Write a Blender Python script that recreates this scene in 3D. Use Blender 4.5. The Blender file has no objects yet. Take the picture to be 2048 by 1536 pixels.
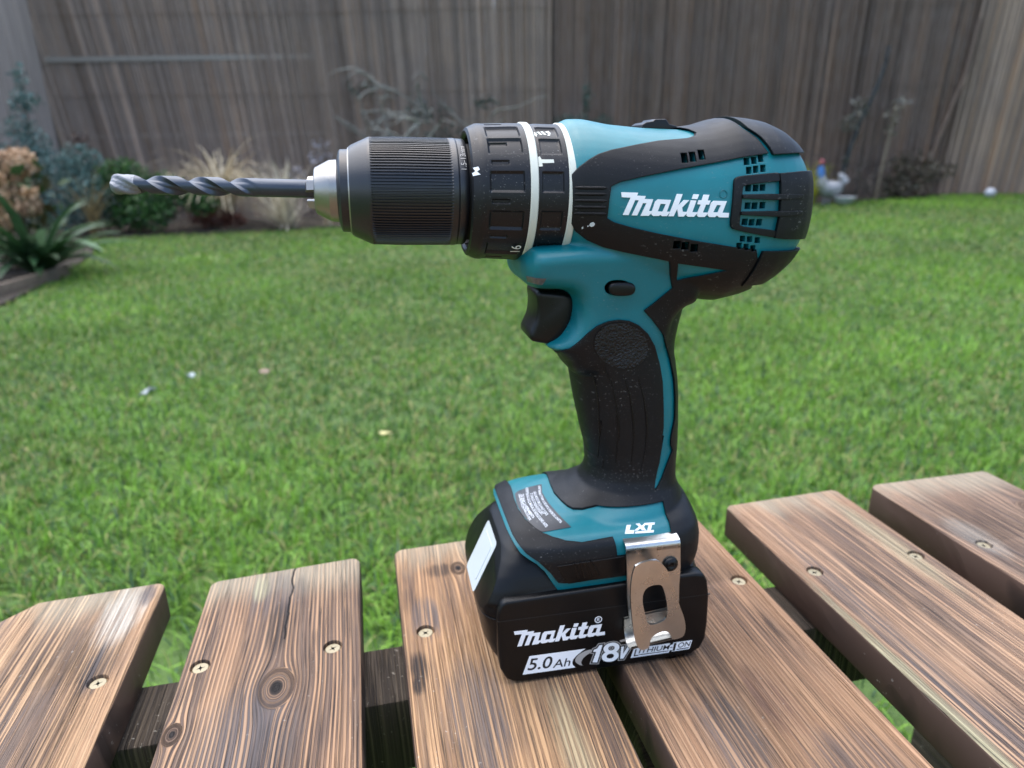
import bpy, bmesh, math, random
import numpy as np
from mathutils import Vector, Matrix, Euler
from mathutils.bvhtree import BVHTree
from mathutils.geometry import delaunay_2d_cdt

S = bpy.context.scene
COL = S.collection
R = math.radians
T = 0.380                      # height of the table top above the lawn
rng = np.random.default_rng(7)
random.seed(7)

# ------------------------------------------------------------------ camera
cam_d = bpy.data.cameras.new("camera")
cam = bpy.data.objects.new("camera", cam_d)
COL.objects.link(cam)
yaw, pitch, roll = R(12.3), R(18.65), R(0.86)
f0 = Vector((math.sin(yaw), math.cos(yaw), 0)); r0 = Vector((math.cos(yaw), -math.sin(yaw), 0))
fw = f0 * math.cos(pitch) - Vector((0, 0, math.sin(pitch)))
u0 = r0.cross(fw)
rr = r0 * math.cos(roll) - u0 * math.sin(roll)
uu = u0 * math.cos(roll) + r0 * math.sin(roll)
m3 = Matrix((rr, uu, -fw)).transposed()
cam.matrix_world = Matrix.Translation((0, 0, T + 0.225)).__matmul__(m3.to_4x4())
cam_d.sensor_width = 36.0
cam_d.lens = 1350 / 2048 * 36
cam_d.clip_start = 0.02
cam_d.clip_end = 200
cam_d.dof.use_dof = True
cam_d.dof.focus_distance = 0.262
cam_d.dof.aperture_fstop = 10.5
S.camera = cam

# ------------------------------------------------------------------ world and sun
SUN_EL, SUN_AZ = R(76), R(-30)
w = bpy.data.worlds.new("World"); S.world = w; w.use_nodes = True
nt = w.node_tree
sky = nt.nodes.new("ShaderNodeTexSky"); sky.sky_type = 'NISHITA'; sky.sun_disc = False
sky.sun_elevation = SUN_EL; sky.sun_rotation = SUN_AZ
sky.air_density = 1.0; sky.dust_density = 2.0; sky.ozone_density = 1.0
bg = nt.nodes["Background"]; bg.inputs[1].default_value = 0.12
nt.links.new(sky.outputs[0], bg.inputs[0])
sd = bpy.data.lights.new("sun", 'SUN'); sd.energy = 1.5; sd.angle = R(95); sd.color = (1.0, 0.985, 0.96)
so = bpy.data.objects.new("sun", sd); COL.objects.link(so)
sun_dir = Vector((math.sin(SUN_AZ) * math.cos(SUN_EL), math.cos(SUN_AZ) * math.cos(SUN_EL), math.sin(SUN_EL)))
so.rotation_euler = sun_dir.to_track_quat('Z', 'Y').to_euler(); so.location = (0, 0, 5)
vs = S.view_settings
vs.view_transform = 'Standard'; vs.look = 'None'; vs.exposure = 1.8; vs.gamma = 1.0; vs.use_curve_mapping = False
S.render.engine = 'CYCLES'
S.cycles.use_denoising = True
S.cycles.max_bounces = 8; S.cycles.transparent_max_bounces = 8
S.cycles.caustics_reflective = False; S.cycles.caustics_refractive = False

# ------------------------------------------------------------------ helpers
def W(r, f, z=0.0):
    "garden frame: r metres to the right, f metres ahead of the viewer, z above the lawn datum"
    p = r0 * r + f0 * f
    return Vector((p.x, p.y, z))

def sm(a, b, x):
    t = min(1.0, max(0.0, (x - a) / (b - a))); return t * t * (3 - 2 * t)

def gz(r, f):
    return 0.10 * sm(-1.5, 3.0, r) * sm(3.0, 7.4, f) + 0.05 * sm(3.2, 5.0, r) * sm(5, 7.4, f)

def tag(o, label=None, cat=None, group=None, kind=None):
    if label: o["label"] = label
    if cat: o["category"] = cat
    if group: o["group"] = group
    if kind: o["kind"] = kind
    return o

def link(name, me, mats=None, parent=None, ang=35):
    o = bpy.data.objects.new(name, me); COL.objects.link(o)
    if mats is not None:
        for m in (mats if isinstance(mats, (list, tuple)) else [mats]): me.materials.append(m)
    if ang is not None and len(me.polygons):
        me.polygons.foreach_set("use_smooth", [True] * len(me.polygons))
        me.set_sharp_from_angle(angle=R(ang))
    if parent: o.parent = parent
    return o

def pyd(name, V, F, scale=1.0):
    me = bpy.data.meshes.new(name)
    me.from_pydata([(a * scale, b * scale, c * scale) for a, b, c in V], [], F)
    me.validate(); me.update(); return me

def empty(name, loc, rz=0.0):
    o = bpy.data.objects.new(name, None); COL.objects.link(o); o.location = loc; o.rotation_euler = (0, 0, rz)
    o.empty_display_size = 0.05; return o

def fast_mesh(name, V, tris=None, quads=None):
    me = bpy.data.meshes.new(name)
    V = np.asarray(V, np.float32)
    nt_ = 0 if tris is None else len(tris); nq = 0 if quads is None else len(quads)
    me.vertices.add(len(V)); me.vertices.foreach_set("co", V.ravel())
    me.loops.add(nt_ * 3 + nq * 4); me.polygons.add(nt_ + nq)
    idx = []; st = []
    if nq: idx.append(np.asarray(quads, np.int32).ravel()); st.append(np.arange(nq) * 4)
    if nt_: idx.append(np.asarray(tris, np.int32).ravel()); st.append(nq * 4 + np.arange(nt_) * 3)
    me.loops.foreach_set("vertex_index", np.concatenate(idx).astype(np.int32))
    me.polygons.foreach_set("loop_start", np.concatenate(st).astype(np.int32))
    me.update(calc_edges=True); me.validate()
    return me

def point_color(me, C, name="col"):
    a = me.color_attributes.new(name, 'FLOAT_COLOR', 'POINT')
    C = np.asarray(C, np.float32)
    if C.shape[1] == 3: C = np.concatenate([C, np.ones((len(C), 1), np.float32)], 1)
    a.data.foreach_set("color", C.ravel())

def box(sx, sy, sz, bev=0.0, seg=2, center=(0, 0, 0)):
    bm = bmesh.new(); bmesh.ops.create_cube(bm, size=1.0)
    for v in bm.verts: v.co = Vector((v.co.x * sx + center[0], v.co.y * sy + center[1], v.co.z * sz + center[2]))
    if bev: bmesh.ops.bevel(bm, geom=list(bm.edges), offset=bev, segments=seg, affect='EDGES', profile=0.5)
    return bm

def bm_mesh(name, bm):
    me = bpy.data.meshes.new(name); bm.to_mesh(me); bm.free(); return me

def tube(pts, radii, n=8, closed=False):
    "swept round tube through pts; radii per point -> V,F"
    V = []; F = []
    pts = [Vector(p) for p in pts]
    up = Vector((0.13, 0.27, 1)).normalized()
    for i, p in enumerate(pts):
        d = (pts[min(i + 1, len(pts) - 1)] - pts[max(i - 1, 0)]).normalized()
        a = d.cross(up)
        if a.length < 1e-4: a = d.cross(Vector((1, 0, 0)))
        a.normalize(); b = d.cross(a)
        for k in range(n):
            t = 2 * math.pi * k / n
            q = p + (a * math.cos(t) + b * math.sin(t)) * radii[i]; V.append(tuple(q))
    for i in range(len(pts) - 1):
        for k in range(n):
            F.append((i * n + k, i * n + (k + 1) % n, (i + 1) * n + (k + 1) % n, (i + 1) * n + k))
    F.append(tuple(range(n - 1, -1, -1))); F.append(tuple((len(pts) - 1) * n + k for k in range(n)))
    return V, F

class MB:
    "collects pieces into one mesh"
    def __init__(s): s.V = []; s.F = []
    def add(s, V, F):
        o = len(s.V); s.V += [tuple(v) for v in V]; s.F += [tuple(i + o for i in f) for f in F]
    def mesh(s, name, scale=1.0): return pyd(name, s.V, s.F, scale)

# ------------------------------------------------------------------ node helpers
class NB:
    def __init__(s, name):
        s.m = bpy.data.materials.new(name); s.m.use_nodes = True
        s.t = s.m.node_tree; s.p = s.t.nodes["Principled BSDF"]; s.out = s.t.nodes["Material Output"]
    def n(s, typ, **kw):
        o = s.t.nodes.new(typ)
        for k, v in kw.items():
            if k.startswith("i_"):
                key = k[2:]; key = int(key) if key.isdigit() else key
                s.set(o, key, v)
            else: setattr(o, k, v)
        return o
    def set(s, o, key, v):
        if isinstance(v, bpy.types.NodeSocket): s.t.links.new(v, o.inputs[key])
        else: o.inputs[key].default_value = v
    def math(s, op, a, b=0.0, c=0.0, clamp=False):
        o = s.n("ShaderNodeMath", operation=op, use_clamp=clamp)
        s.set(o, 0, a); s.set(o, 1, b)
        if len(o.inputs) > 2: s.set(o, 2, c)
        return o.outputs[0]
    def vmath(s, op, a, b=(0, 0, 0)):
        o = s.n("ShaderNodeVectorMath", operation=op); s.set(o, 0, a); s.set(o, 1, b); return o.outputs[0]
    def noise(s, vec, scale, detail=2.0, rough=0.5, dims='3D'):
        o = s.n("ShaderNodeTexNoise", noise_dimensions=dims)
        if vec is not None: s.set(o, "Vector", vec)
        o.inputs["Scale"].default_value = scale; o.inputs["Detail"].default_value = detail; o.inputs["Roughness"].default_value = rough
        return o.outputs[0]
    def ramp(s, fac, stops):
        o = s.n("ShaderNodeValToRGB"); s.set(o, 0, fac)
        e = o.color_ramp.elements
        while len(e) < len(stops): e.new(0.5)
        for i, (p, c) in enumerate(stops):
            e[i].position = p
            e[i].color = (c, c, c, 1) if isinstance(c, (int, float)) else (c[0], c[1], c[2], 1)
        return o.outputs[0]
    def mix(s, fac, a, b, blend='MIX'):
        o = s.n("ShaderNodeMix", data_type='RGBA', blend_type=blend)
        s.set(o, 0, fac)
        for k, v in ((6, a), (7, b)):
            if isinstance(v, bpy.types.NodeSocket): s.t.links.new(v, o.inputs[k])
            else: o.inputs[k].default_value = (v[0], v[1], v[2], 1)
        return o.outputs[2]
    def coord(s, which="Object"): return s.n("ShaderNodeTexCoord").outputs[which]
    def bump(s, h, strength=0.2, dist=0.001, normal=None):
        o = s.n("ShaderNodeBump"); o.inputs["Strength"].default_value = strength; o.inputs["Distance"].default_value = dist
        s.set(o, "Height", h)
        if normal is not None: s.set(o, "Normal", normal)
        return o.outputs[0]

def plastic(name, col, rough=0.45, grain=900, gstr=0.12, dust=0.0, dustcol=(0.35, 0.34, 0.32), spec=0.5, bevel=0.0, metal=0.0, var=0.12, scuff=0.0, bdist=0.0003):
    b = NB(name); c = b.coord()
    n1 = b.noise(c, 45, 4, 0.6)
    base = b.mix(b.ramp(n1, [(0.3, 0.0), (0.75, 1.0)]), [x * (1 - var) for x in col], [min(1, x * (1 + var)) for x in col])
    rgh = b.math('ADD', rough, b.math('MULTIPLY', b.math('SUBTRACT', b.noise(c, 110, 3), 0.5), 0.22))
    if dust:
        d1 = b.ramp(b.noise(c, 1500, 2, 0.5), [(0.66, 0.0), (0.74, 1.0)])
        d2 = b.ramp(b.noise(c, 60, 3, 0.6), [(0.42, 0.0), (0.72, 1.0)])
        dm = b.math('MULTIPLY', b.math('MULTIPLY', d1, d2), dust)
        base = b.mix(dm, base, dustcol); rgh = b.math('ADD', rgh, b.math('MULTIPLY', dm, 0.3))
    if scuff:
        mp = b.vmath('MULTIPLY', c, (3.0, 1.0, 6.0))
        s1 = b.ramp(b.noise(mp, 170, 2, 0.7), [(0.64, 0.0), (0.70, 1.0)])
        s2 = b.ramp(b.noise(c, 38, 2), [(0.5, 0.0), (0.7, 1.0)])
        smk = b.math('MULTIPLY', b.math('MULTIPLY', s1, s2), scuff)
        base = b.mix(smk, base, dustcol); rgh = b.math('ADD', rgh, b.math('MULTIPLY', smk, 0.15))
    b.t.links.new(base, b.p.inputs["Base Color"]); b.t.links.new(rgh, b.p.inputs["Roughness"])
    b.p.inputs["Specular IOR Level"].default_value = spec
    b.p.inputs["Metallic"].default_value = metal
    nrm = None
    if bevel:
        bv = b.n("ShaderNodeBevel", samples=3); bv.inputs[0].default_value = bevel; nrm = bv.outputs[0]
    if gstr:
        nrm = b.bump(b.noise(c, grain, 2, 0.5), gstr, bdist, nrm)
    if nrm is not None: b.t.links.new(nrm, b.p.inputs["Normal"])
    return b.m

M = {}
M['teal'] = plastic("teal_plastic", (0.0, 0.142, 0.170), 0.40, 2600, 0.10, dust=0.25, bevel=0.0007, scuff=0.25)
M['rubber'] = plastic("black_rubber", (0.0032, 0.0035, 0.0045), 0.48, 2200, 0.16, dust=0.35, bevel=0.0006, scuff=0.35, spec=0.27)
M['grip'] = plastic("grip_rubber", (0.003, 0.003, 0.0035), 0.40, 1500, 0.10, dust=0.12, spec=0.25)
M['pad'] = plastic("pebbled_rubber", (0.006, 0.006, 0.0065), 0.34, 1000, 1.0, dust=0.1, bdist=0.0011, spec=0.35)
M['black'] = plastic("black_plastic", (0.0025, 0.0025, 0.003), 0.33, 1800, 0.10, dust=0.10, bevel=0.0006, spec=0.3)
M['batt'] = plastic("battery_plastic", (0.0022, 0.0024, 0.003), 0.36, 2600, 0.14, dust=0.06, bevel=0.0006, spec=0.25)
M['collar'] = plastic("collar_plastic", (0.004, 0.0042, 0.006), 0.40, 1500, 0.12, dust=0.9, scuff=0.5, spec=0.36)
M['chuck'] = plastic("chuck_plastic", (0.004, 0.0046, 0.007), 0.38, 1300, 0.10, dust=0.35, dustcol=(0.20, 0.14, 0.09), spec=0.62)
M['white'] = plastic("white_print", (0.80, 0.82, 0.84), 0.5, 900, 0.05, var=0.05)
M['ring'] = plastic("cream_ring", (0.56, 0.57, 0.50), 0.45, 900, 0.05, dust=0.5, dustcol=(0.12, 0.10, 0.08), var=0.08)
M['sticker'] = plastic("white_panel", (0.52, 0.56, 0.57), 0.35, 900, 0.02, var=0.03)
M['grey'] = plastic("grey_print", (0.36, 0.34, 0.32), 0.45, 900, 0.03, var=0.05)
M['dark'] = plastic("dark_recess", (0.003, 0.003, 0.0035), 0.6, 900, 0.1)
M['label'] = plastic("charcoal_label", (0.035, 0.036, 0.040), 0.42, 900, 0.05, scuff=0.3)
M['steel'] = plastic("brushed_steel", (0.30, 0.285, 0.265), 0.36, 500, 0.15, metal=1.0, dust=0.6, dustcol=(0.16, 0.09, 0.05))
M['clip'] = plastic("nickel_clip", (0.52, 0.52, 0.50), 0.30, 700, 0.12, metal=1.0, dust=0.8, dustcol=(0.12, 0.08, 0.05), scuff=0.5)
M['bit'] = plastic("black_oxide_steel", (0.052, 0.062, 0.080), 0.36, 900, 0.12, metal=0.6, dust=0.3, dustcol=(0.4, 0.4, 0.4))
M['carbide'] = plastic("worn_carbide", (0.20, 0.21, 0.23), 0.55, 1100, 1.0, metal=0.4, dust=0.9, dustcol=(0.06, 0.06, 0.07))
M['led'] = plastic("clear_lens", (0.10, 0.10, 0.10), 0.12, 500, 0.2)

# ------------------------------------------------------------------ solid modelling (millimetres, drill frame: x to the rear, -y to the viewer, z up)
def superring_x(x, zc, h1, h2, w_, n=2.5, k=48):
    out = []
    for i in range(k):
        t = 2 * math.pi * i / k; c, s = math.cos(t), math.sin(t)
        yy = w_ * math.copysign(abs(c) ** (2 / n), c); h = h1 if s >= 0 else h2
        out.append((x, yy, zc + h * math.copysign(abs(s) ** (2 / n), s)))
    return out
def superring_z(z, xa, xb, w_, n=2.5, k=48, yc=0.0):
    xc = (xa + xb) / 2; a = (xb - xa) / 2; out = []
    for i in range(k):
        t = 2 * math.pi * i / k; c, s = math.cos(t), math.sin(t)
        out.append((xc + a * math.copysign(abs(c) ** (2 / n), c), yc + w_ * math.copysign(abs(s) ** (2 / n), s), z))
    return out
def loft(rings):
    k = len(rings[0]); V = [p for r_ in rings for p in r_]; F = []
    for i in range(len(rings) - 1):
        for j in range(k):
            F.append((i * k + j, i * k + (j + 1) % k, (i + 1) * k + (j + 1) % k, (i + 1) * k + j))
    F.append(tuple(range(k - 1, -1, -1))); F.append(tuple((len(rings) - 1) * k + j for j in range(k)))
    return V, F
def area2(P): return sum(P[i][0] * P[(i + 1) % len(P)][1] - P[(i + 1) % len(P)][0] * P[i][1] for i in range(len(P)))
def chaikin(P, n=1):
    for _ in range(n):
        Q = []
        for i in range(len(P)):
            a, b = P[i], P[(i + 1) % len(P)]
            Q.append((a[0] * .75 + b[0] * .25, a[1] * .75 + b[1] * .25)); Q.append((a[0] * .25 + b[0] * .75, a[1] * .25 + b[1] * .75))
        P = Q
    return P
def prism(P, y0, y1):
    "xz outline pushed along y"
    if area2(P) < 0: P = P[::-1]
    n = len(P); V = [(a, y0, b) for a, b in P] + [(a, y1, b) for a, b in P]
    F = [tuple(range(n)), tuple(range(2 * n - 1, n - 1, -1))]
    F += [((i + 1) % n, i, n + i, n + (i + 1) % n) for i in range(n)]
    return V, F
def prismz(P, z0, z1):
    "xy outline pushed along z"
    if area2(P) < 0: P = P[::-1]
    n = len(P); V = [(a, b, z0) for a, b in P] + [(a, b, z1) for a, b in P]
    F = [tuple(range(n - 1, -1, -1)), tuple(range(n, 2 * n))]
    F += [(i, (i + 1) % n, n + (i + 1) % n, n + i) for i in range(n)]
    return V, F
def tmp(VF, name="tmp"):
    V, F = VF
    me = bpy.data.meshes.new(name); me.from_pydata(V, [], F)
    bm = bmesh.new(); bm.from_mesh(me); bmesh.ops.recalc_face_normals(bm, faces=bm.faces[:]); bm.to_mesh(me); bm.free()
    o = bpy.data.objects.new(name, me); COL.objects.link(o); return o
def bake(o):
    dg = bpy.context.evaluated_depsgraph_get()
    me = bpy.data.meshes.new_from_object(o.evaluated_get(dg))
    o.modifiers.clear(); old = o.data; o.data = me
    bpy.data.meshes.remove(old)
    return o
def kill(*os):
    for o in os:
        me = o.data; bpy.data.objects.remove(o)
        if me.users == 0: bpy.data.meshes.remove(me)
def boolean(o, cutters, op='DIFFERENCE', solver='MANIFOLD'):
    for c in cutters:
        m = o.modifiers.new("b", 'BOOLEAN'); m.operation = op; m.object = c; m.solver = solver
    return bake(o)
def union_vox(parts, voxel, smooth):
    mb = MB()
    for V, F in parts:
        t = tmp((V, F)); mb.add([v.co[:] for v in t.data.vertices], [tuple(p.vertices) for p in t.data.polygons]); kill(t)
    o = tmp((mb.V, mb.F))
    m = o.modifiers.new("r", 'REMESH'); m.mode = 'VOXEL'; m.voxel_size = voxel; m.adaptivity = 0
    m = o.modifiers.new("s", 'SMOOTH'); m.factor = 0.5; m.iterations = smooth
    return bake(o)
def dup(o):
    c = o.copy(); c.data = o.data.copy(); COL.objects.link(c); return c
def swell(o, d):
    n = len(o.data.vertices)
    co = np.empty(n * 3, np.float32); no = np.empty(n * 3, np.float32)
    o.data.vertices.foreach_get("co", co); o.data.vertices.foreach_get("normal", no)
    o.data.vertices.foreach_set("co", co + no * d); o.data.update(); return o
def finish(o, name, mat, parent, ang=32):
    "scratch solid (mm) -> linked part (m)"
    o.data.transform(Matrix.Scale(0.001, 4))
    o.name = name; o.data.name = name; o.data.materials.clear(); o.data.materials.append(mat)
    o.data.polygons.foreach_set("use_smooth", [True] * len(o.data.polygons)); o.data.set_sharp_from_angle(angle=R(ang))
    o.parent = parent; return o
def bvh_of(o):
    me = o.data
    return BVHTree.FromPolygons([v.co[:] for v in me.vertices], [tuple(p.vertices) for p in me.polygons])
def inside(P, x, y):
    c = False; n = len(P); j = n - 1
    for i in range(n):
        if (P[i][1] > y) != (P[j][1] > y) and x < (P[j][0] - P[i][0]) * (y - P[i][1]) / (P[j][1] - P[i][1]) + P[i][0]: c = not c
        j = i
    return c
def flat_region(outers, holes=(), step=None):
    "triangulated 2-D region (union of outers minus holes)"
    V = []; E = []
    for P in list(outers) + list(holes):
        Q = []
        for i in range(len(P)):
            a, b = P[i], P[(i + 1) % len(P)]
            L = math.hypot(b[0] - a[0], b[1] - a[1]); k = max(1, int(math.ceil(L / step))) if step else 1
            Q += [(a[0] + (b[0] - a[0]) * t / k, a[1] + (b[1] - a[1]) * t / k) for t in range(k)]
        o = len(V); V += Q; E += [(o + i, o + (i + 1) % len(Q)) for i in range(len(Q))]
    ins = lambda x, y: any(inside(P, x, y) for P in outers) and not any(inside(P, x, y) for P in holes)
    if step:
        xs = [v[0] for v in V]; ys = [v[1] for v in V]
        for x in np.arange(min(xs) + step / 2, max(xs), step):
            for y in np.arange(min(ys) + step / 2, max(ys), step):
                if ins(x, y): V.append((x, y))
    v2, e2, f2, *_ = delaunay_2d_cdt([Vector(v) for v in V], E, [], 0, 1e-5)
    F = []
    for f in f2:
        cx = sum(v2[i].x for i in f) / len(f); cy = sum(v2[i].y for i in f) / len(f)
        if ins(cx, cy): F.append(tuple(f))
    used = sorted({i for f in F for i in f}); mp = {a: i for i, a in enumerate(used)}
    return [(v2[i].x, v2[i].y) for i in used], [tuple(mp[i] for i in f) for f in F]
def slab(V2, F2, front, back):
    "closed plate from a flat region; front/back map (x,z)->(x,y,z)"
    n = len(V2); V = [front(*p) for p in V2] + [back(*p) for p in V2]
    cnt = {}
    for f in F2:
        for i in range(len(f)):
            cnt[(f[i], f[(i + 1) % len(f)])] = 1
    F = [tuple(f) for f in F2] + [tuple(n + i for i in reversed(f)) for f in F2]
    for (a, b) in cnt:
        if (b, a) not in cnt: F.append((b, a, n + a, n + b))
    return V, F
def fixed(V, F, name, scale=0.001):
    me = pyd(name, V, F, scale)
    bm = bmesh.new(); bm.from_mesh(me); bmesh.ops.recalc_face_normals(bm, faces=bm.faces[:]); bm.to_mesh(me); bm.free(); return me
def conform(name, outers, bvh, lift, thick, mat, parent, holes=(), step=2.0, ang=40):
    "thin raised print or moulding that follows the near side of a solid"
    V2, F2 = flat_region(outers, holes, step)
    last = [-30.0]
    def at(x, z, d):
        h = bvh.ray_cast(Vector((x, -120, z)), Vector((0, 1, 0)))
        if h[0] is None:
            h = bvh.find_nearest(Vector((x, last[0], z)))
        last[0] = h[0].y; q = h[0] + h[1].normalized() * d; return (q.x, q.y, q.z)
    V, F = slab(V2, F2, lambda x, z: at(x, z, lift), lambda x, z: at(x, z, lift - thick))
    return link(name, fixed(V, F, name), mat, parent, ang)
def plate(name, outers, y0, y1, mat, parent, holes=(), bev=0.0, ang=40):
    V2, F2 = flat_region(outers, holes)
    V, F = slab(V2, F2, lambda x, z: (x, y0, z), lambda x, z: (x, y1, z))
    me = fixed(V, F, name)
    if bev:
        bm = bmesh.new(); bm.from_mesh(me)
        bmesh.ops.dissolve_limit(bm, angle_limit=0.02, verts=bm.verts[:], edges=bm.edges[:])
        ed = [e for e in bm.edges if len(e.link_faces) == 2 and e.calc_face_angle(0) > 0.8]
        bmesh.ops.bevel(bm, geom=ed, offset=bev * 0.001, segments=3, affect='EDGES', profile=0.5, clamp_overlap=True)
        bm.to_mesh(me); bm.free()
    return link(name, me, mat, parent, ang)
def text_polys(body, size, shear=0.0, bold=0.0, space=1.0):
    cu = bpy.data.curves.new("t", 'FONT'); cu.body = body; cu.size = size; cu.shear = shear; cu.offset = bold; cu.space_character = space
    cu.fill_mode = 'NONE' if False else 'BOTH'
    o = bpy.data.objects.new("t", cu); COL.objects.link(o)
    dg = bpy.context.evaluated_depsgraph_get()
    me = bpy.data.meshes.new_from_object(o.evaluated_get(dg))
    V = [v.co[:] for v in me.vertices]; F = [tuple(p.vertices) for p in me.polygons]
    bpy.data.objects.remove(o); bpy.data.curves.remove(cu); bpy.data.meshes.remove(me)
    return V, F
def text(name, body, size, mapper, mat, parent, shear=0.0, bold=0.0, space=1.0, center=True, fit=None):
    "flat print; mapper(u,v) -> point in mm"
    V, F = text_polys(body, size, shear, bold, space)
    xs = [v[0] for v in V]; ys = [v[1] for v in V]
    u0_, u1_, v0_, v1_ = min(xs), max(xs), min(ys), max(ys)
    if fit:
        P = [mapper((v[0] - u0_) / (u1_ - u0_), (v[1] - v0_) / (v1_ - v0_)) for v in V]
    else:
        cu_ = (u0_ + u1_) / 2 if center else 0; cv_ = (v0_ + v1_) / 2 if center else 0
        P = [mapper(v[0] - cu_, v[1] - cv_) for v in V]
    return link(name, pyd(name, P, F, 0.001), mat, parent, None)

# ------------------------------------------------------------------ the drill
DR = empty("cordless_drill", (0.09692, 0.27510, T), R(-1.2))
tag(DR, "teal and black cordless drill standing on its battery on the wooden slats", "cordless drill")

barrel = loft([superring_x(x, 0.5 * (zt + zb), 0.5 * (zt - zb), 0.5 * (zt - zb), w_, n) for x, zt, zb, w_, n in [
    (-18.5, 236.0, 185.0, 26.0, 2.0), (-14, 238.6, 182.5, 27.6, 2.05), (-8, 238.6, 180, 29, 2.1), (-3, 237.6, 178, 30.2, 2.2), (2, 236.6, 176, 31, 2.25), (16, 235.2, 171.5, 32, 2.3),
    (33, 234.4, 168, 32.6, 2.35), (41, 235.4, 166, 32.8, 2.4), (50, 237.8, 164.6, 33, 2.45), (60, 237.0, 166.5, 32.6, 2.45), (66, 236.0, 168.5, 32, 2.45), (72, 233.4, 172.4, 30.4, 2.6), (77, 230.0, 176.4, 28.2, 2.7),
    (81, 226, 180.8, 25.0, 2.7), (84.2, 220.5, 185.4, 20.8, 2.7), (86.6, 213.5, 191, 16, 2.5), (88, 207, 196.5, 10.5, 2.3)]])
NECK = [(-35.33,186.98),(-35.59,182.06),(-34.61,178.02),(-32.58,175.91),(-29.90,174.36),(-17.80,173.33),(-13.98,171.28),(-12.65,168.10),(-12.78,162.46),(-14.42,157.47),(-18.45,152.17),(-23.16,150.33),(-24.02,148.88),(-21.43,147.18),(-16.21,145.51),(-9.88,133.94),(21.99,131.41)] + [(29.09,145.35),(28.89,151.99),(29.82,158.46),(33.11,163.00),(41.26,165.97),(39.21,191.39)] + [(-31.44,193.66)]
NECK = chaikin(NECK, 1)
def edge_dist(P, x, y):
    m = 1e9
    for i in range(len(P)):
        a, b = P[i], P[(i + 1) % len(P)]; dx, dy = b[0] - a[0], b[1] - a[1]
        t = max(0.0, min(1.0, ((x - a[0]) * dx + (y - a[1]) * dy) / (dx * dx + dy * dy + 1e-12)))
        m = min(m, math.hypot(x - a[0] - t * dx, y - a[1] - t * dy))
    return m
def neck_w(x, z):
    w_ = float(np.interp(z, [130, 142, 152, 165, 176, 186, 196], [14.5, 17.6, 19.6, 21.3, 24.0, 26.6, 28.0]))
    d = min(edge_dist(NECK, x, z), 6.5) / 6.5
    return w_ * (0.55 + 0.45 * math.sqrt(max(0.0, 1 - (1 - d) ** 2)))
V2n, F2n = flat_region([NECK], (), 2.2)
neck = slab(V2n, F2n, lambda x, z: (x, -neck_w(x, z), z), lambda x, z: (x, neck_w(x, z), z))
handle = loft([superring_z(z, a + 1.2, b_ - 2.6, w_, 2.4) for z, a, b_, w_ in [
    (168, -4, 42, 19), (155, -8, 39.0, 19.5), (148, -12, 38.0, 19.2), (141.8, -12.9, 38.1, 19), (136.6, -11.0, 39.2, 18.8), (130, -9.8, 40.5, 18.4), (122, -8.4, 41.6, 18), (107, -5.1, 42.6, 17.4), (97, -2.5, 42.9, 17.2), (89, -1.6, 42.7, 17.4),
    (84, -2.5, 42.6, 18.2), (79.5, -5.0, 42.8, 20), (75.5, -11.5, 44.4, 23.5), (72, -20, 45.6, 27), (66, -34, 47, 31), (58, -40, 47, 33)]])
foot = loft([superring_z(z, a, b_, w_, n) for z, a, b_, w_, n in [
    (43, -46, 45.2, 34.5, 4.5), (52, -47.5, 46.6, 36.0, 4.5), (60, -47.8, 46.6, 36.2, 4.5), (65, -46.6, 46.0, 35.0, 4.2), (68.6, -43.5, 45.0, 31.5, 3.6), (71.0, -39, 44.6, 26.0, 3.2), (72.6, -32, 44.0, 20, 3.0)]])
body = union_vox([barrel, neck, handle, foot], 0.75, 14)
under = [(-52.99,88.44),(-47.46,78.47),(-43.55,67.45),(-40.05,62.95),(-34.08,59.39),(-30.46,55.44),(-26.77,48.66),(-23.33,42.71),(6.74,42.33),(33.63,41.86),(40.54,47.50)]
under = under + [(90, under[-1][1]), (90, 0), (-90, 0), (-90, under[0][1])]
cut_under = tmp(prism(under, -60, 60))
boolean(body, [cut_under])

# ventilation slots
def hole(cx, cy, w_, h_, sk=0.0):
    return [(cx - w_, cy - h_), (cx + w_, cy - h_), (cx + w_ + sk, cy + h_), (cx - w_ + sk, cy + h_)]
vents = []
for (x, z) in [(25.04,223.42),(28.45,223.73),(32.25,224.40)]: vents.append(hole(x, z, 1.35, 1.75, 0.25))
for (x, z) in [(22.35,191.85),(25.69,191.34),(29.49,190.43)]: vents.append(hole(x, z, 1.5, 1.5, -0.2))
for (x, z) in [(49.74,221.80),(52.83,222.12),(55.89,222.80),(50.30,218.52),(53.19,218.83),(56.31,219.14)]: vents.append(hole(x, z, 1.15, 1.3, 0.2))
for (x, z) in [(49.83,212.16),(52.98,212.09),(55.91,212.21),(49.89,205.67),(52.85,205.59),(56.23,205.68),(49.25,199.65),(52.25,199.37),(55.46,199.27)]: vents.append(hole(x, z, 1.2, 1.2, 0.1))
for (x, z) in [(49.43,193.21),(52.49,192.90),(56.01,192.38),(48.41,190.51),(51.49,190.00),(54.61,189.29)]: vents.append(hole(x, z, 1.15, 1.15, -0.3))
mbv = MB()
for P in vents: mbv.add(*prism(P, -60, -21))
cut_vent = tmp((mbv.V, mbv.F))
slotP = [(-3.70,174.92),(-3.12,176.70),(-1.48,177.83),(1.04,178.11),(4.21,177.76),(8.11,175.95),(9.48,173.85),(8.71,171.84),(6.60,171.34),(1.26,171.62),(-2.37,172.62)]
cut_slot = tmp(prism(chaikin(slotP, 1), -60, -16.5))

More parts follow.
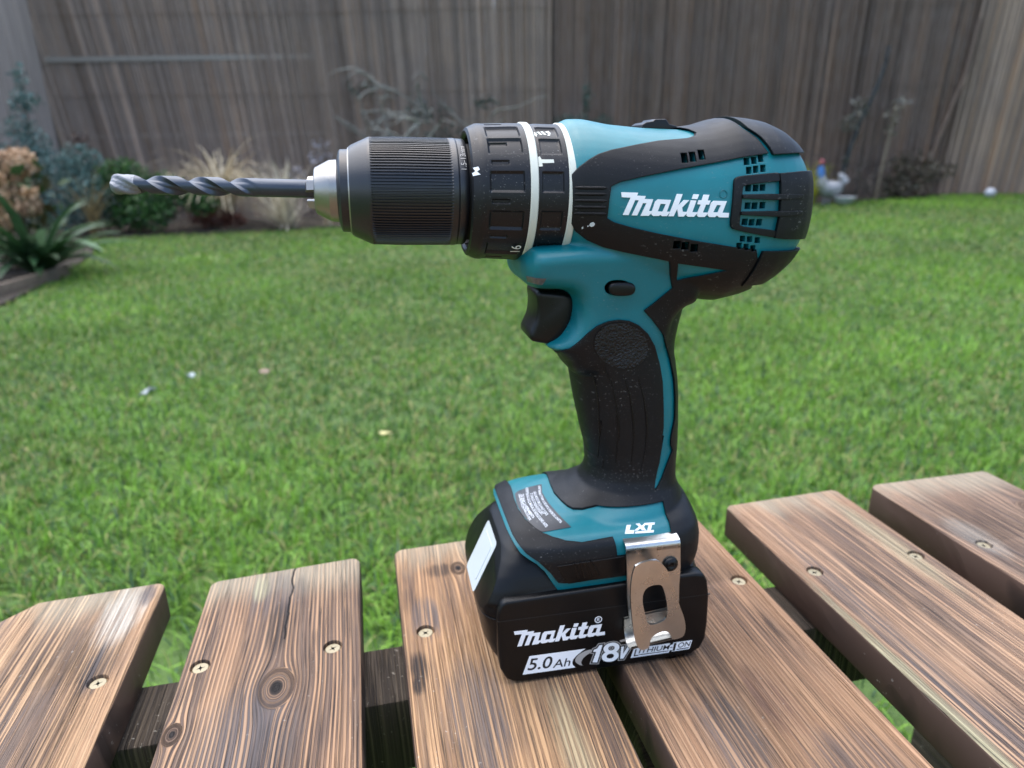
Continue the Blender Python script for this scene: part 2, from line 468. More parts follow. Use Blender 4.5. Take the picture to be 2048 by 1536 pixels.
# black overmould: C-shaped arm round the logo panel, back strip, handle grip
OM_A = [(-19.37,215.83),(-18.17,218.33),(-15.23,221.01),(-11.80,223.32),(-7.86,225.35),(-2.89,226.74),(7.17,228.43),(17.34,229.88),(30.31,230.71),(33.67,231.47),(34.78,232.65),(33.43,234.21),(31.53,234.95),(34.48,237.29),(39.04,239.09),(50.21,239.06)]
OM_B = [(52.19,233.99),(56.03,230.40),(58.25,226.49),(59.30,224.66)]
OM_C = [(48.08,223.38),(38.53,221.78),(22.80,219.55),(7.34,217.03),(-0.79,215.47),(-4.30,213.92),(-5.04,208.78),(-5.45,202.52),(-2.82,201.00),(4.04,198.93),(13.68,196.55),(30.13,193.08),(45.92,190.20),(55.69,188.79)]
OM_D = [(57.29,184.81),(55.78,178.23)]
OM_E = [(81.92,151.44),(66.64,140.49),(51.76,139.12),(58.06,60.88)]
OM_F = [(62, 76.0), (-30, 76.0)]
OM_G = [(-12.17,95.37),(-21.79,135.04)] + [(-19.09,148.10),(-15.73,149.56),(-12.39,152.43),(-9.06,155.86),(-5.18,158.96),(-0.69,160.63),(3.86,161.08),(8.48,160.35),(12.61,158.31)] + [(17.11,154.26),(20.98,148.23),(24.13,140.38)] + [(26.29,131.51),(27.68,119.71),(28.38,110.21),(27.89,101.53)]
OM_H = [(28.78,105.46),(27.20,92.87),(24.76,82.46),(24.52,80.56),(25.76,81.02),(28.65,84.65),(32.12,91.76)] + [(34.86,96.50)] + [(33.25,99.66),(33.19,103.26),(34.08,107.21),(35.18,111.11)]
OM_I = [(35.32,112.68),(34.90,120.97),(33.64,130.42)] + [(30.16,141.46)] + [(24.36,152.97)] + [(18.32,160.32),(14.40,164.35),(18.51,167.56),(25.23,173.53),(23.70,177.69),(20.97,185.05)]
OM_J = [(16.20,186.30),(9.61,187.69),(2.03,189.41),(-5.44,191.30),(-11.27,193.89),(-15.99,197.48),(-18.88,201.91),(-19.33,208.57)]
OM = OM_A + OM_B + OM_C + OM_D + OM_E + OM_F + OM_G + OM_H + OM_I + OM_J
big = swell(dup(body), 1.0)
c_om = tmp(prism(OM, -70, 70))
# teal triangle window let into the lower arm
TRI = [(24.36,184.23),(45.45,180.67),(26.44,176.70)]
c_tri = tmp(prism(TRI, -70, -10))
# flare of the foot, seen from above
FL = [(-14.93,25.08),(-16.62,9.43),(-17.05,1.06),(-15.91,-7.49),(-14.52,-12.57),(-12.70,-15.91),(-8.94,-18.15),(-3.75,-19.22),(4.41,-19.79),(12.84,-19.77),(27.75,-20.86),(28.02,-29.37),(26.81,-39.49)]
FL = FL + [(FL[-1][0] + 1.5, -50.0), (70, -50), (70, 50), (FL[0][0], 50)]
FL = [p for p in FL]
flare_cut = tmp(prismz(FL, 40, 79.5))
boolean(c_om, [flare_cut], 'UNION')
over = boolean(dup(big), [c_om], 'INTERSECT'); boolean(over, [cut_vent]); boolean(over, [c_tri])
# bumper round the front of the foot
TT_ = [(-35.58,12.68),(-36.49,1.08),(-36.60,-8.88),(-35.21,-17.59),(-32.16,-24.11),(-29.38,-27.86),(-25.88,-30.57),(-20.75,-32.86),(-13.82,-34.23),(0.13,-33.73),(1.39,-37.66)]
TT_ = TT_ + [(TT_[-1][0] + 1, -60.0), (80, -60), (80, 60), (TT_[0][0], 60)]
tt_cut = tmp(prismz(TT_, 40, 90))
BP = [(-51.23,90.74),(-45.18,76.23),(-42.07,68.11),(-38.25,64.10),(-32.88,60.57),(-28.33,55.33),(-24.81,49.89),(-21.85,49.10),(-9.15,49.43),(2.73,49.63),(2.22,63.48)]
BP = BP + [(BP[-1][0], 95.0), (-70, 95.0), (-70, BP[0][1])]
c_bp = tmp(prism(BP, -70, 70))
big2 = swell(dup(body), 1.15)
bumper = boolean(dup(big2), [c_bp], 'INTERSECT'); boolean(bumper, [tt_cut])
MT = [(-25.50,58.77),(-17.37,59.23),(5.99,59.78),(6.86,49.38),(-9.77,49.47),(-20.38,49.04),(-22.95,52.93)]
c_mt = tmp(prism(MT, -70, 0))
mount = boolean(swell(dup(body), 1.5), [c_mt], 'INTERSECT')
# rear end cover pieces
RC = {}
RC['top'] = [(53.92,234.24),(57.75,230.58),(60.11,226.59),(60.95,224.17),(73.22,224.59),(79.53,224.51),(77.44,239.22),(52.49,239.28)]
RC['mid'] = [(62.74,217.33),(68.94,217.61),(74.90,217.90),(83.29,217.75),(87.26,190.78),(74.91,191.76),(68.67,192.25),(62.74,193.09),(63.58,201.71),(63.13,214.02)]
RC['bot'] = [(58.79,188.02),(72.24,187.27),(84.23,186.80),(86.40,171.57),(55.02,173.15),(57.93,184.26)]
FRM = [(63.14,217.64),(58.64,217.44),(53.85,217.14),(46.83,216.71),(44.46,216.04),(43.68,214.63),(43.43,210.08),(43.12,203.78),(42.94,198.87),(43.74,197.45),(46.14,196.67),(51.84,195.32),(58.62,193.98),(63.37,193.15),(63.26,195.89),(58.66,196.60),(52.73,197.40),(47.09,198.23),(46.43,199.25),(46.73,207.10),(46.84,212.41),(47.73,213.25),(52.04,213.74),(59.12,214.31),(63.54,214.46)]
RIB1 = [(46.73,209.93),(58.90,209.88),(74.20,209.27),(74.42,207.68),(59.72,207.65),(46.87,208.57)]
RIB2 = [(46.54,203.68),(59.65,203.50),(74.77,203.01),(75.02,201.24),(59.89,201.44),(46.66,202.49)]
cov = []
for k in ('top', 'mid', 'bot'):
    c = tmp(prism(RC[k], -70, 70)); cov.append(boolean(swell(dup(body), 1.7), [c], 'INTERSECT')); kill(c)
c = tmp(prism(chaikin(FRM, 1), -70, -5)); frame = boolean(swell(dup(body), 1.35), [c], 'INTERSECT'); kill(c)
ribs = []
for P in (RIB1, RIB2):
    c = tmp(prism(P, -70, -5)); ribs.append(boolean(swell(dup(body), 2.1), [c], 'INTERSECT')); kill(c)

body_bvh = bvh_of(body); big_bvh = bvh_of(big)
boolean(body, [cut_vent]); boolean(body, [cut_slot])
finish(body, "housing", M['teal'], DR)
finish(over, "rubber_overmould", M['rubber'], DR)
finish(bumper, "foot_bumper", M['rubber'], DR)
finish(mount, "clip_mount", M['black'], DR)
for c in cov: finish(c, "end_cover", M['rubber'], DR)
finish(frame, "vent_frame", M['rubber'], DR)
for c in ribs: finish(c, "vent_rib", M['rubber'], DR)
kill(cut_under, cut_vent, cut_slot, c_om, c_tri, flare_cut, tt_cut, c_bp, c_mt, big, big2)

# textured thumb oval and moulded lines on the grip
ov = [(5.72,149.80)][0]
oval = [(ov[0] + 12.6 * math.cos(t) * math.cos(-.5) - 9.4 * math.sin(t) * math.sin(-.5), ov[1] + 12.6 * math.cos(t) * math.sin(-.5) + 9.4 * math.sin(t) * math.cos(-.5)) for t in np.linspace(0, 2 * math.pi, 40, endpoint=False)]
conform("thumb_pad", [oval], big_bvh, 0.35, 0.6, M['pad'], DR, step=1.6)
for line in ([(-5.79,137.94),(-2.97,130.65),(-1.57,122.75),(-0.72,114.13),(0.11,106.59)] + [(-0.03,114.30),(0.12,104.32),(0.32,94.11)],
             [(-0.61,139.87),(3.14,132.53),(5.23,123.97),(6.75,115.28),(7.60,105.85)] + [(6.02,117.02),(7.06,106.42),(6.90,93.40)],
             [(7.72,136.31),(10.75,127.73),(12.66,118.44),(14.06,107.73)] + [(13.00,116.93),(13.94,105.74),(13.52,93.26)],
             [(14.32,134.61),(17.14,125.98),(19.14,116.62),(20.29,106.49)] + [(18.84,119.15),(19.84,112.44),(19.80,100.63),(18.12,89.86)]):
    pts_ = []
    for (x, z) in line:
        h = big_bvh.ray_cast(Vector((x, -120, z)), Vector((0, 1, 0)))
        if h[0] is not None: pts_.append(h[0] + h[1] * 0.02)
    # resample
    q = []
    for i in range(len(pts_) - 1):
        for t in (0, .25, .5, .75): q.append(pts_[i].lerp(pts_[i + 1], t))
    q.append(pts_[-1])
    V, F = tube(q, [0.15 + 0.3 * math.sin(math.pi * i / (len(q) - 1)) for i in range(len(q))], 8)
    link("grip_line", pyd("grip_line", V, F, 0.001), M['grip'], DR)

for zy in [(-18.39,213.68),(-18.45,211.46),(-18.46,209.13),(-18.47,206.79),(-18.34,204.43)]:
    q = []
    for t in np.linspace(0, 1, 9):
        h = big_bvh.ray_cast(Vector((zy[0] + 1.0 + 11.5 * t, -120, zy[1] - 0.3 * t)), Vector((0, 1, 0)))
        if h[0] is not None: q.append(h[0] + h[1] * 0.05)
    V, F = tube(q, [0.25] + [0.62] * (len(q) - 2) + [0.25], 8); link("grip_ridge", pyd("grip_ridge", V, F, 0.001), M['rubber'], DR)
SPK = [[(-11.34,200.70),(-10.32,201.15),(-9.58,200.45),(-9.87,199.59),(-10.79,199.24),(-11.63,199.84)], [(-14.18,199.16),(-13.67,199.43),(-13.55,198.75),(-14.06,198.38)], [(-12.24,199.77),(-11.83,199.85),(-11.82,199.37),(-12.23,199.29)]]
conform("paint_fleck", SPK, big_bvh, 0.06, 0.2, M['sticker'], DR, step=1.5)
# raised wordmark on the housing, and its registered mark
WH = [(0,[(-0.48,211.76),(5.87,211.41),(5.47,210.40),(8.79,210.20),(8.39,209.17),(11.72,208.97),(10.25,204.84),(11.97,204.63),(10.17,203.09),(7.15,203.14),(9.17,207.62),(7.79,207.71),(5.77,203.32),(3.76,203.42),(6.20,208.73),(4.75,208.83),(2.46,203.53),(0.40,203.64),(3.03,209.76),(-0.23,209.98)]),
 (0,[(13.61,208.92),(18.67,208.56),(17.17,204.41),(18.57,204.30),(17.27,202.79),(15.49,202.79),(14.70,203.33),(14.21,202.95),(12.07,202.94),(11.34,203.38),(11.19,204.12),(12.53,208.11)]),
 (1,[(14.64,207.29),(16.69,207.15),(15.64,204.46),(13.61,204.58)]),
 (0,[(21.07,210.63),(23.23,210.51),(21.61,206.48),(23.89,208.43),(25.90,208.29),(23.19,205.75),(23.48,204.23),(25.63,204.01),(23.94,202.42),(21.89,202.48),(21.25,205.34),(19.95,202.66),(17.91,202.72)]),
 (0,[(26.59,208.27),(28.78,208.12),(27.30,203.96),(29.77,203.82),(28.08,202.23),(25.75,202.30),(25.07,202.78),(25.06,203.60)]),
 (0,[(27.70,210.40),(29.84,210.26),(29.13,208.60),(27.06,208.76)]),
 (0,[(31.70,210.15),(33.98,210.02),(33.30,208.03),(34.47,207.93),(33.87,206.50),(32.65,206.53),(31.59,203.72),(34.07,203.57),(32.38,202.03),(30.03,202.10),(29.35,202.54),(29.36,203.36),(30.65,206.63),(29.27,206.74),(29.67,208.19),(31.04,208.13)]),
 (0,[(35.78,207.85),(41.06,207.59),(39.52,203.41),(42.27,203.24),(42.17,201.56),(38.41,201.72),(37.30,202.42),(36.57,201.85),(34.33,201.97),(33.64,202.53),(33.65,203.23),(34.81,207.06)]),
 (1,[(37.08,206.30),(38.74,206.18),(37.72,203.58),(35.75,203.69)])]
conform("brand_lettering", [P for h, P in WH if not h], body_bvh, 0.55, 1.0, M['white'], DR, holes=[P for h, P in WH if h], step=1.6)
rc = [(39.80,210.25)][0]
conform("registered_mark", [[(rc[0] + 1.6 * math.cos(t), rc[1] + 1.6 * math.sin(t)) for t in np.linspace(0, 6.283, 24, endpoint=False)]], body_bvh, 0.25, 0.5, M['teal'], DR,
        holes=[[(rc[0] + 1.25 * math.cos(t), rc[1] + 1.25 * math.sin(t)) for t in np.linspace(0, 6.283, 24, endpoint=False)]], step=1.0)

# reversing button, LED window, trigger, gear selector
BT = chaikin([(-2.05,174.39),(-1.90,176.19),(-0.47,177.12),(3.51,177.12),(7.32,176.74),(9.07,175.44),(9.37,173.60),(8.38,171.82),(5.85,171.35),(1.19,171.59),(-1.15,172.53)], 2)
plate("reverse_button", [BT], -25.2, -12, M['black'], DR, bev=1.1)
LD = [(-34.16,180.64),(-27.58,180.14),(-28.62,177.36),(-33.36,178.20)]
conform("lamp_window", [LD], body_bvh, 0.3, 0.7, M['led'], DR, step=2)
TG = [(-28.30,172.78),(-21.70,171.81),(-13.96,170.78),(-10.44,167.85),(-9.88,160.53),(-11.99,154.58),(-15.90,149.56),(-22.05,149.32),(-27.08,150.31),(-30.32,151.41),(-30.96,153.84),(-29.65,156.78),(-28.13,159.90),(-27.47,163.70),(-27.46,167.72)]
plate("trigger", [chaikin(TG, 1)], -10.5, 10.5, M['black'], DR, bev=2.2)
SW = [(16.59,233.58),(17.32,236.24),(18.99,237.18),(21.77,237.54),(22.59,238.30),(27.13,238.28),(28.76,236.36),(31.87,235.58),(34.78,234.60),(34.89,233.06)]
plate("speed_selector", [SW], -4, 9, M['black'], DR, bev=0.4)

# ---- chuck, clutch collar and mode ring (turned about a slightly tipped axis)
def zc(x): return 210.7 - 0.035 * (x + 32)
E2 = Vector((0.035, 0, 1)).normalized()
def lathe_pts(prof, nth, fn=None):
    V = []; F = []
    for i, (x, r_) in enumerate(prof):
        c = Vector((x, 0, zc(x)))
        for j in range(nth):
            t = 2 * math.pi * j / nth
            rad = r_ + (fn(x, t) if fn else 0.0)
            V.append(tuple(c + Vector((0, -1, 0)) * (rad * math.cos(t)) + E2 * (rad * math.sin(t))))
    n = len(prof)
    for i in range(n - 1):
        for j in range(nth):
            F.append((i * nth + j, (i + 1) * nth + j, (i + 1) * nth + (j + 1) % nth, i * nth + (j + 1) % nth))
    return V, F
def lathe(name, prof, mat, parent, nth=96, fn=None, ang=35, caps=True):
    V, F = lathe_pts(prof, nth, fn)
    if caps:
        n = len(prof); F = F + [tuple(range(nth)), tuple((n - 1) * nth + j for j in range(nth - 1, -1, -1))]
    return link(name, fixed(V, F, name), mat, parent, ang)
CH = lathe("chuck", [(-104, 10.58), (-102.8, 14.64), (-102.2, 15.26), (-99.3, 15.35), (-98.9, 16.41), (-98.0, 17.02), (-92.4, 19.58), (-91.6, 19.93), (-91.2, 19.93)], M['chuck'], DR)
lathe("front_band", [(-99.5, 15.52), (-99.45, 15.88), (-98.7, 16.41), (-98.6, 15.88)], M['steel'], CH, caps=False)
NT = 108
def knurl(x, t):
    ph = (t / (2 * math.pi) * NT) % 1.0
    edge = sm(-91.0, -89.6, x + 0.7 * math.cos(t)) * (1 - sm(-62.6, -61.4, x))
    return -0.55 * edge * (0.0 if ph < 0.42 else 1.0)
xs_k = [-91.3, -90.4, -89.8, -89.2, -80, -70, -63, -62.4, -61.9, -61.4]
lathe("grip_sleeve", [(x, 20.0 + 0.3 * sm(-91, -84, x)) for x in xs_k] + [(-59.6, 20.37), (-59.2, 20.20), (-59.2, 18.52)], M['chuck'], CH, nth=NT * 6, fn=knurl, ang=25, caps=False)
lathe("rear_sleeve", [(-59.3, 18.52), (-59.2, 19.93), (-58.9, 20.20), (-56.0, 20.11), (-55.5, 19.76), (-55.4, 12.35)], M['chuck'], CH, caps=False)
lathe("nose_cone", [(-111.9, 4.41), (-112.1, 8.03), (-111.7, 8.56), (-107.1, 11.03), (-106.5, 11.29), (-102.0, 11.73)], M['steel'], CH, nth=96, ang=14)
# three jaws round the bit
for k in range(3):
    a = R(20 + 120 * k)
    V, F = prism([(-115.4, 0), (-114.8, 2.6), (-104, 4.2), (-104, 0)], -1.6, 1.6)
    rad = Vector((0, -1, 0)) * math.cos(a) + E2 * math.sin(a); tan = Vector((0, -1, 0)) * -math.sin(a) + E2 * math.cos(a)
    P = [Vector((x, 0, zc(x))) + rad * (3.5 + z) + tan * y for x, y, z in V]
    link("jaw", fixed([tuple(p) for p in P], F, "jaw"), M['steel'], CH)
PADS = [R(-41 + 30.6 * k) for k in range(-3, 9)]
def boxmask(x, a, b, s): return sm(a - s, a + s, x) * (1 - sm(b - s, b + s, x))
def ang_d(t, a): return (t - a + math.pi) % (2 * math.pi) - math.pi
PA = [R(42.5 - 31 * k) for k in range(12)]
def padfn(x0, x1, half, depth, slots=None):
    def fn(x, t):
        d = 0.0
        mx = boxmask(x, x0, x1, 0.25)
        for a in PA:
            q = abs(ang_d(t, a))
            if q < R(16):
                if mx: d -= depth * mx * (1 - sm(half - R(0.8), half + R(0.8), q))
                if slots:
                    q2 = abs(ang_d(t, a - R(15.5)))
        if slots:
            ms = boxmask(x, slots[0], slots[1], 0.25)
            if ms:
                for a in PA:
                    q2 = abs(ang_d(t, a - R(15.5)))
                    if q2 < R(4): d -= 0.6 * ms * (1 - sm(R(1.0), R(2.2), q2))
        return d
    return fn
xs_c = [-54.6, -53.6, -52.4, -51.2, -50.2] + list(np.arange(-49.9, -34.0, 0.45)) + [-33.7]
def colR(x): return 24.3 + 1.6 * sm(-55.2, -50.5, x) + 0.5 * sm(-50, -36, x)
CO = lathe("torque_collar", [(-46, 20.6), (-54.0, 21.4), (-55.0, 22.3), (-55.2, 23.2)] + [(x, colR(x)) for x in xs_c], M['collar'], DR, nth=360, fn=padfn(-48.6, -36.2, R(7.6), 0.85, (-48.0, -41.5)), ang=30, caps=False)
lathe("collar_ring", [(-33.9, 24), (-33.8, 26.5), (-33.4, 26.9), (-31.2, 26.9), (-30.8, 26.5), (-30.7, 24)], M['ring'], DR, nth=128, caps=False)
xs_m = [-30.6, -30.2] + list(np.arange(-29.9, -19.3, 0.4)) + [-19.2]
MR = lathe("mode_ring", [(x, 26.1 + 0.35 * sm(-30.6, -28, x)) for x in xs_m], M['collar'], DR, nth=360, fn=padfn(-29.2, -21.4, R(7.8), 0.85), ang=30, caps=False)
lathe("collar_ring", [(-19.3, 24), (-19.2, 26.6), (-18.8, 27.0), (-16.6, 27.0), (-16.2, 26.6), (-16.0, 24)], M['ring'], DR, nth=128, caps=False)
lathe("collar_core", [(-58, 18.0), (-52, 18.4), (-51.9, 21.5), (-20, 20)], M['dark'], DR, nth=48)
def cyl_bvh(o): 
    return BVHTree.FromPolygons([tuple(v.co * 1000) for v in o.data.vertices], [tuple(p.vertices) for p in o.data.polygons])
bm_ = cyl_bvh(MR); bc_ = cyl_bvh(CO)
HM = [(-31.86,223.89),(-31.07,224.78),(-29.40,224.76),(-28.91,223.66),(-24.37,223.59),(-24.36,222.41),(-28.81,222.39),(-28.81,221.29),(-31.77,221.25)]
conform("hammer_symbol", [HM], bm_, 0.12, 0.3, M['ring'], MR, step=1.2)
DI = [[(-30.45,232.95),(-28.57,233.50),(-28.06,232.38),(-28.83,232.24)], [(-28.11,233.49),(-27.19,233.53),(-26.17,232.31),(-27.09,232.32)], [(-26.48,233.62),(-25.56,233.66),(-24.64,232.30),(-25.56,232.31)], [(-24.85,233.51),(-23.21,233.83),(-22.80,232.99),(-23.46,232.01),(-24.44,232.07),(-23.82,232.71),(-24.13,233.09)]]
conform("drill_symbol", DI, bm_, 0.12, 0.3, M['ring'], MR, step=1.2)
AR = [(-54.31,221.16),(-52.48,221.54),(-52.07,220.58),(-53.05,219.87),(-51.93,218.86),(-54.40,218.36),(-54.70,219.27),(-53.67,219.98)]
conform("setting_mark", [AR], bc_, 0.15, 0.3, M['white'], CO, step=1.2)
def around(x0, a0, rad):
    def f(u, v):
        t = a0 + u / rad; x = x0 - v
        p = Vector((x, 0, zc(x))) + Vector((0, -1, 0)) * (rad * math.cos(t)) + E2 * (rad * math.sin(t)); return tuple(p)
    return f
text("setting_number", "16", 5.6, around(-37.2, R(-49), 26.5), M['white'], CO)
text("size_lettering", "1.5-13mm", 2.9, around(-57.4, R(42), 20.32), M['grey'], CH)

# ---- foot print and warning label
fbv = bvh_of(bumper)  # (metres) only used for reference
PD = Vector((0.27, 0.82, -0.505)).normalized()
def foot_top(x, z, d, yp=-25.0, pd=PD):
    "drop a point of the print plan (x, z on the plane y = yp) obliquely on to the foot"
    h = body_bvh.ray_cast(Vector((x, yp, z)) - pd * 90, pd)
    if h[0] is None: return (x, yp, z)
    q = h[0] + h[1] * d; return tuple(q)
def topplate(name, outers, lift, mat, parent, step=2.0, thick=0.5, pd=PD):
    V2, F2 = flat_region(outers, (), step)
    V, F = slab(V2, F2, lambda x, y: foot_top(x, y, lift, pd=pd), lambda x, y: foot_top(x, y, lift - thick, pd=pd))
    return link(name, fixed(V, F, name), mat, parent, 40)
LB = [(-42.25,89.95),(-40.71,91.33),(-35.35,92.92),(-29.10,93.87),(-28.95,88.95),(-26.08,82.97),(-21.84,76.72),(-16.28,69.60),(-28.68,68.76),(-30.78,69.74),(-34.44,73.42),(-38.55,78.82),(-41.06,84.22)]
PDL = Vector((0.20, 0.85, -0.49)).normalized()
LBL = topplate("warning_label", [LB], 0.25, M['label'], DR, pd=PDL)
LX = [(10.07,67.05),(12.03,66.79),(11.59,64.15),(13.84,63.85),(13.80,62.16),(9.65,62.60)]
LX2 = [[(14.24,67.11),(16.03,67.05),(17.11,65.65),(18.45,66.86),(19.97,66.78),(18.15,64.97),(19.49,63.11),(17.50,63.37),(16.61,64.45),(15.53,63.45),(13.84,63.67),(16.00,65.38)],
       [(19.40,66.86),(23.35,66.59),(23.19,65.46),(22.06,65.55),(21.64,62.94),(19.94,63.05),(20.48,65.63),(19.35,65.72)], [(14.43,63.17),(23.12,62.75),(22.96,61.55),(14.31,62.10)]]
topplate("model_lettering", [LX] + LX2, 0.22, M['white'], DR, step=1.5, thick=0.3, pd=Vector((0.36, 0.775, -0.52)).normalized())
rows = ("AVERTISSEMENT POUR LA SECURITE, PORTER DES LUNETTES", "LIRE LE MODE D'EMPLOI AVANT L'USAGE", "ET SUIVRE LES CONSIGNES DE SECURITE", "ADVERTENCIA LEA EL MANUAL DE INSTRUCCIONES ANTES", "DE USAR LA HERRAMIENTA", "USAR PROTECCION PARA LOS OJOS")
LROWS = [[(-30.39,92.91),(-30.16,88.28),(-28.14,83.39),(-25.25,78.06),(-20.61,72.16)], [(-32.64,89.80),(-31.70,86.40),(-30.17,82.59),(-28.62,79.53),(-26.69,76.66)], [(-34.29,88.97),(-33.60,86.11),(-32.19,82.58),(-30.77,79.80),(-28.86,77.25)],
         [(-36.42,92.58),(-36.21,88.99),(-35.02,84.22),(-31.73,77.82),(-27.04,70.99)], [(-38.46,88.95),(-38.07,86.14),(-36.69,82.35),(-35.06,79.29),(-32.93,76.00)], [(-40.14,89.33),(-39.48,86.05),(-38.11,82.01),(-36.48,78.68),(-34.60,75.03)]]
for body_t, L in zip(rows, LROWS):
    P = [Vector(p) for p in L]
    lens = [0.0]
    for i in range(len(P) - 1): lens.append(lens[-1] + (P[i + 1] - P[i]).length)
    def mp(u, v, P=P, lens=lens):
        d = u * lens[-1]; i = 0
        while i < len(P) - 2 and d > lens[i + 1]: i += 1
        t = (d - lens[i]) / (lens[i + 1] - lens[i]); p = P[i].lerp(P[i + 1], t)
        tg = (P[i + 1] - P[i]).normalized(); nrm = Vector((-tg.y, tg.x))
        p = p + nrm * ((v - 0.5) * 1.35); return foot_top(p.x, p.y, 0.36, pd=PDL)
    text("label_lettering", body_t, 2.0, mp, M['white'], LBL, fit=True, bold=0.01)

# ---- belt clip
CL = empty("belt_clip", (0, 0, 0)); CL.parent = DR
def pl2(name, outers, yf, mat, parent, holes=(), th=0.9, step=3.0):
    V2, F2 = flat_region(outers, holes, step)
    V, F = slab(V2, F2, lambda x, z: (x, yf(x, z), z), lambda x, z: (x, yf(x, z) + th, z))
    me = fixed(V, F, name); return link(name, me, mat, parent, 40)
BK = [(4.65,63.05),(29.71,62.74),(30.59,50.18),(30.60,42.03),(31.16,31.98),(29.36,35.51),(27.55,41.47),(24.38,47.56),(10.11,49.20),(10.05,32.89),(10.59,19.11),(7.71,26.49),(6.26,38.65),(5.39,53.88)]
ztop = max(p[1] for p in BK)
pl2("back_plate", [BK], lambda x, z: -38.7 - 0.0 * z, M['clip'], CL)
# lip bent over the foot
lipA = [(4.65,63.05)][0]; lipB = [(29.71,62.74)][0]
mb = MB(); V = []; F = []
prof = [(-38.7, -1.5), (-38.7, 0.6), (-38.2, 1.7), (-37.2, 2.5), (-35.8, 2.9), (-31.5, 3.4)]
for k, (yy, dz) in enumerate(prof):
    for (lx, lz) in (lipA, lipB): V.append((lx, yy, lz + dz))
n_ = len(prof)
for k, (yy, dz) in enumerate(prof):
    for (lx, lz) in (lipA, lipB): V.append((lx, yy + (0.8 if k < 2 else 0.35), lz + dz - (0.1 if k < 2 else 0.8)))
for k in range(n_ - 1):
    F.append((2 * k, 2 * k + 1, 2 * k + 3, 2 * k + 2)); o_ = 2 * n_; F.append((o_ + 2 * k + 1, o_ + 2 * k, o_ + 2 * k + 2, o_ + 2 * k + 3))
    F.append((2 * k, 2 * k + 2, o_ + 2 * k + 2, o_ + 2 * k)); F.append((2 * k + 3, 2 * k + 1, o_ + 2 * k + 1, o_ + 2 * k + 3))
F.append((0, 2 * n_, 2 * n_ + 1, 1)); F.append((2 * n_ - 2, 2 * n_ - 1, 4 * n_ - 1, 4 * n_ - 2))
link("top_lip", fixed(V, F, "top_lip"), M['clip'], CL, 50)
HK = chaikin([(4.49,64.17),(12.60,65.59),(15.55,63.42),(19.12,58.71),(22.31,50.47),(25.68,40.52),(28.98,32.39),(30.29,27.02),(30.13,22.90),(28.86,21.29),(24.27,20.79),(23.63,23.51),(21.63,26.19),(18.42,26.48),(14.90,24.52),(13.90,22.10),(13.84,18.99),(12.09,17.73),(9.80,17.88),(7.86,20.58),(6.25,26.03),(5.00,33.87),(3.11,46.60),(2.73,55.39),(3.34,61.02)], 1)
HH = chaikin([(17.16,51.26),(17.95,49.18),(19.60,43.99),(20.99,36.25),(20.30,32.82),(17.23,31.20),(13.64,30.89),(11.75,32.73),(10.11,38.55),(8.74,43.74),(8.49,48.69),(9.87,51.64),(12.45,52.56),(15.76,52.44)], 1)
zt_, zb_ = max(p[1] for p in HK), min(p[1] for p in HK)
pl2("hook_plate", [HK], lambda x, z: -48.2 - 2.6 * sm(zb_, zt_, z), M['clip'], CL, holes=[HH], th=1.0)
# the U bend that joins the two plates low down
ub = [(5.31,29.47),(25.50,21.85)]
V = []; F = []
xa, xb = ub[0][0], ub[1][0] + 1.0
arc = [(-38.6, 27.5), (-38.8, 23.5), (-39.8, 20.0), (-41.8, 17.6), (-44.4, 16.9), (-46.6, 17.6), (-47.9, 19.6)]
mb = MB()
for k, (yy, zz) in enumerate(arc):
    sl = 0.10
    for lx in (xa, xb): V.append((lx, yy, zz + (lx - xa) * sl))
n_ = len(arc)
for k, (yy, zz) in enumerate(arc):
    for lx in (xa, xb): V.append((lx, yy + 0.5 * (k - 3) / -3 + 0.2, zz + 0.8 + (lx - xa) * 0.10))
for k in range(n_ - 1):
    o_ = 2 * n_
    F += [(2 * k, 2 * k + 1, 2 * k + 3, 2 * k + 2), (o_ + 2 * k + 1, o_ + 2 * k, o_ + 2 * k + 2, o_ + 2 * k + 3), (2 * k, 2 * k + 2, o_ + 2 * k + 2, o_ + 2 * k), (2 * k + 3, 2 * k + 1, o_ + 2 * k + 1, o_ + 2 * k + 3)]
link("clip_bend", fixed(V, F, "clip_bend"), M['clip'], CL, 60)
sc = [(25.42,53.85)][0]
bm = bmesh.new(); bmesh.ops.create_uvsphere(bm, u_segments=24, v_segments=12, radius=3.5)
for v in bm.verts: v.co.y *= 0.55
for v in bm.verts:
    if v.co.y < -1.2 and math.hypot(v.co.x, v.co.z) < 1.6 and (abs(v.co.x) < 0.55 or abs(v.co.z) < 0.55 or math.hypot(v.co.x, v.co.z) < 0.7): v.co.y += 1.0
for v in bm.verts: v.co = Vector((v.co.x + sc[0], v.co.y - 39.2, v.co.z + sc[1])) * 0.001
link("clip_screw", bm_mesh("clip_screw", bm), M['black'], CL, 50)
# moulded lines on the clip mount
for p0, p1 in zip([(-17.97,59.56),(-15.36,59.53),(-13.01,59.54),(-10.65,59.55)], [(-16.00,51.76),(-13.10,51.62),(-9.93,51.74),(-6.76,52.03)]):
    a = Vector((p0[0], -38.0, p0[1])); b_ = Vector((p1[0], -38.0, p1[1])); q = []
    for t in np.linspace(0, 1, 8):
        h = body_bvh.ray_cast(Vector((a.lerp(b_, t).x, -120, a.lerp(b_, t).z)), Vector((0, 1, 0)))
        if h[0] is not None: q.append(h[0] + h[1] * 1.45)
    if len(q) > 2:
        V, F = tube(q, [0.5] * len(q), 8); link("mount_ridge", pyd("mount_ridge", V, F, 0.001), M['black'], DR)

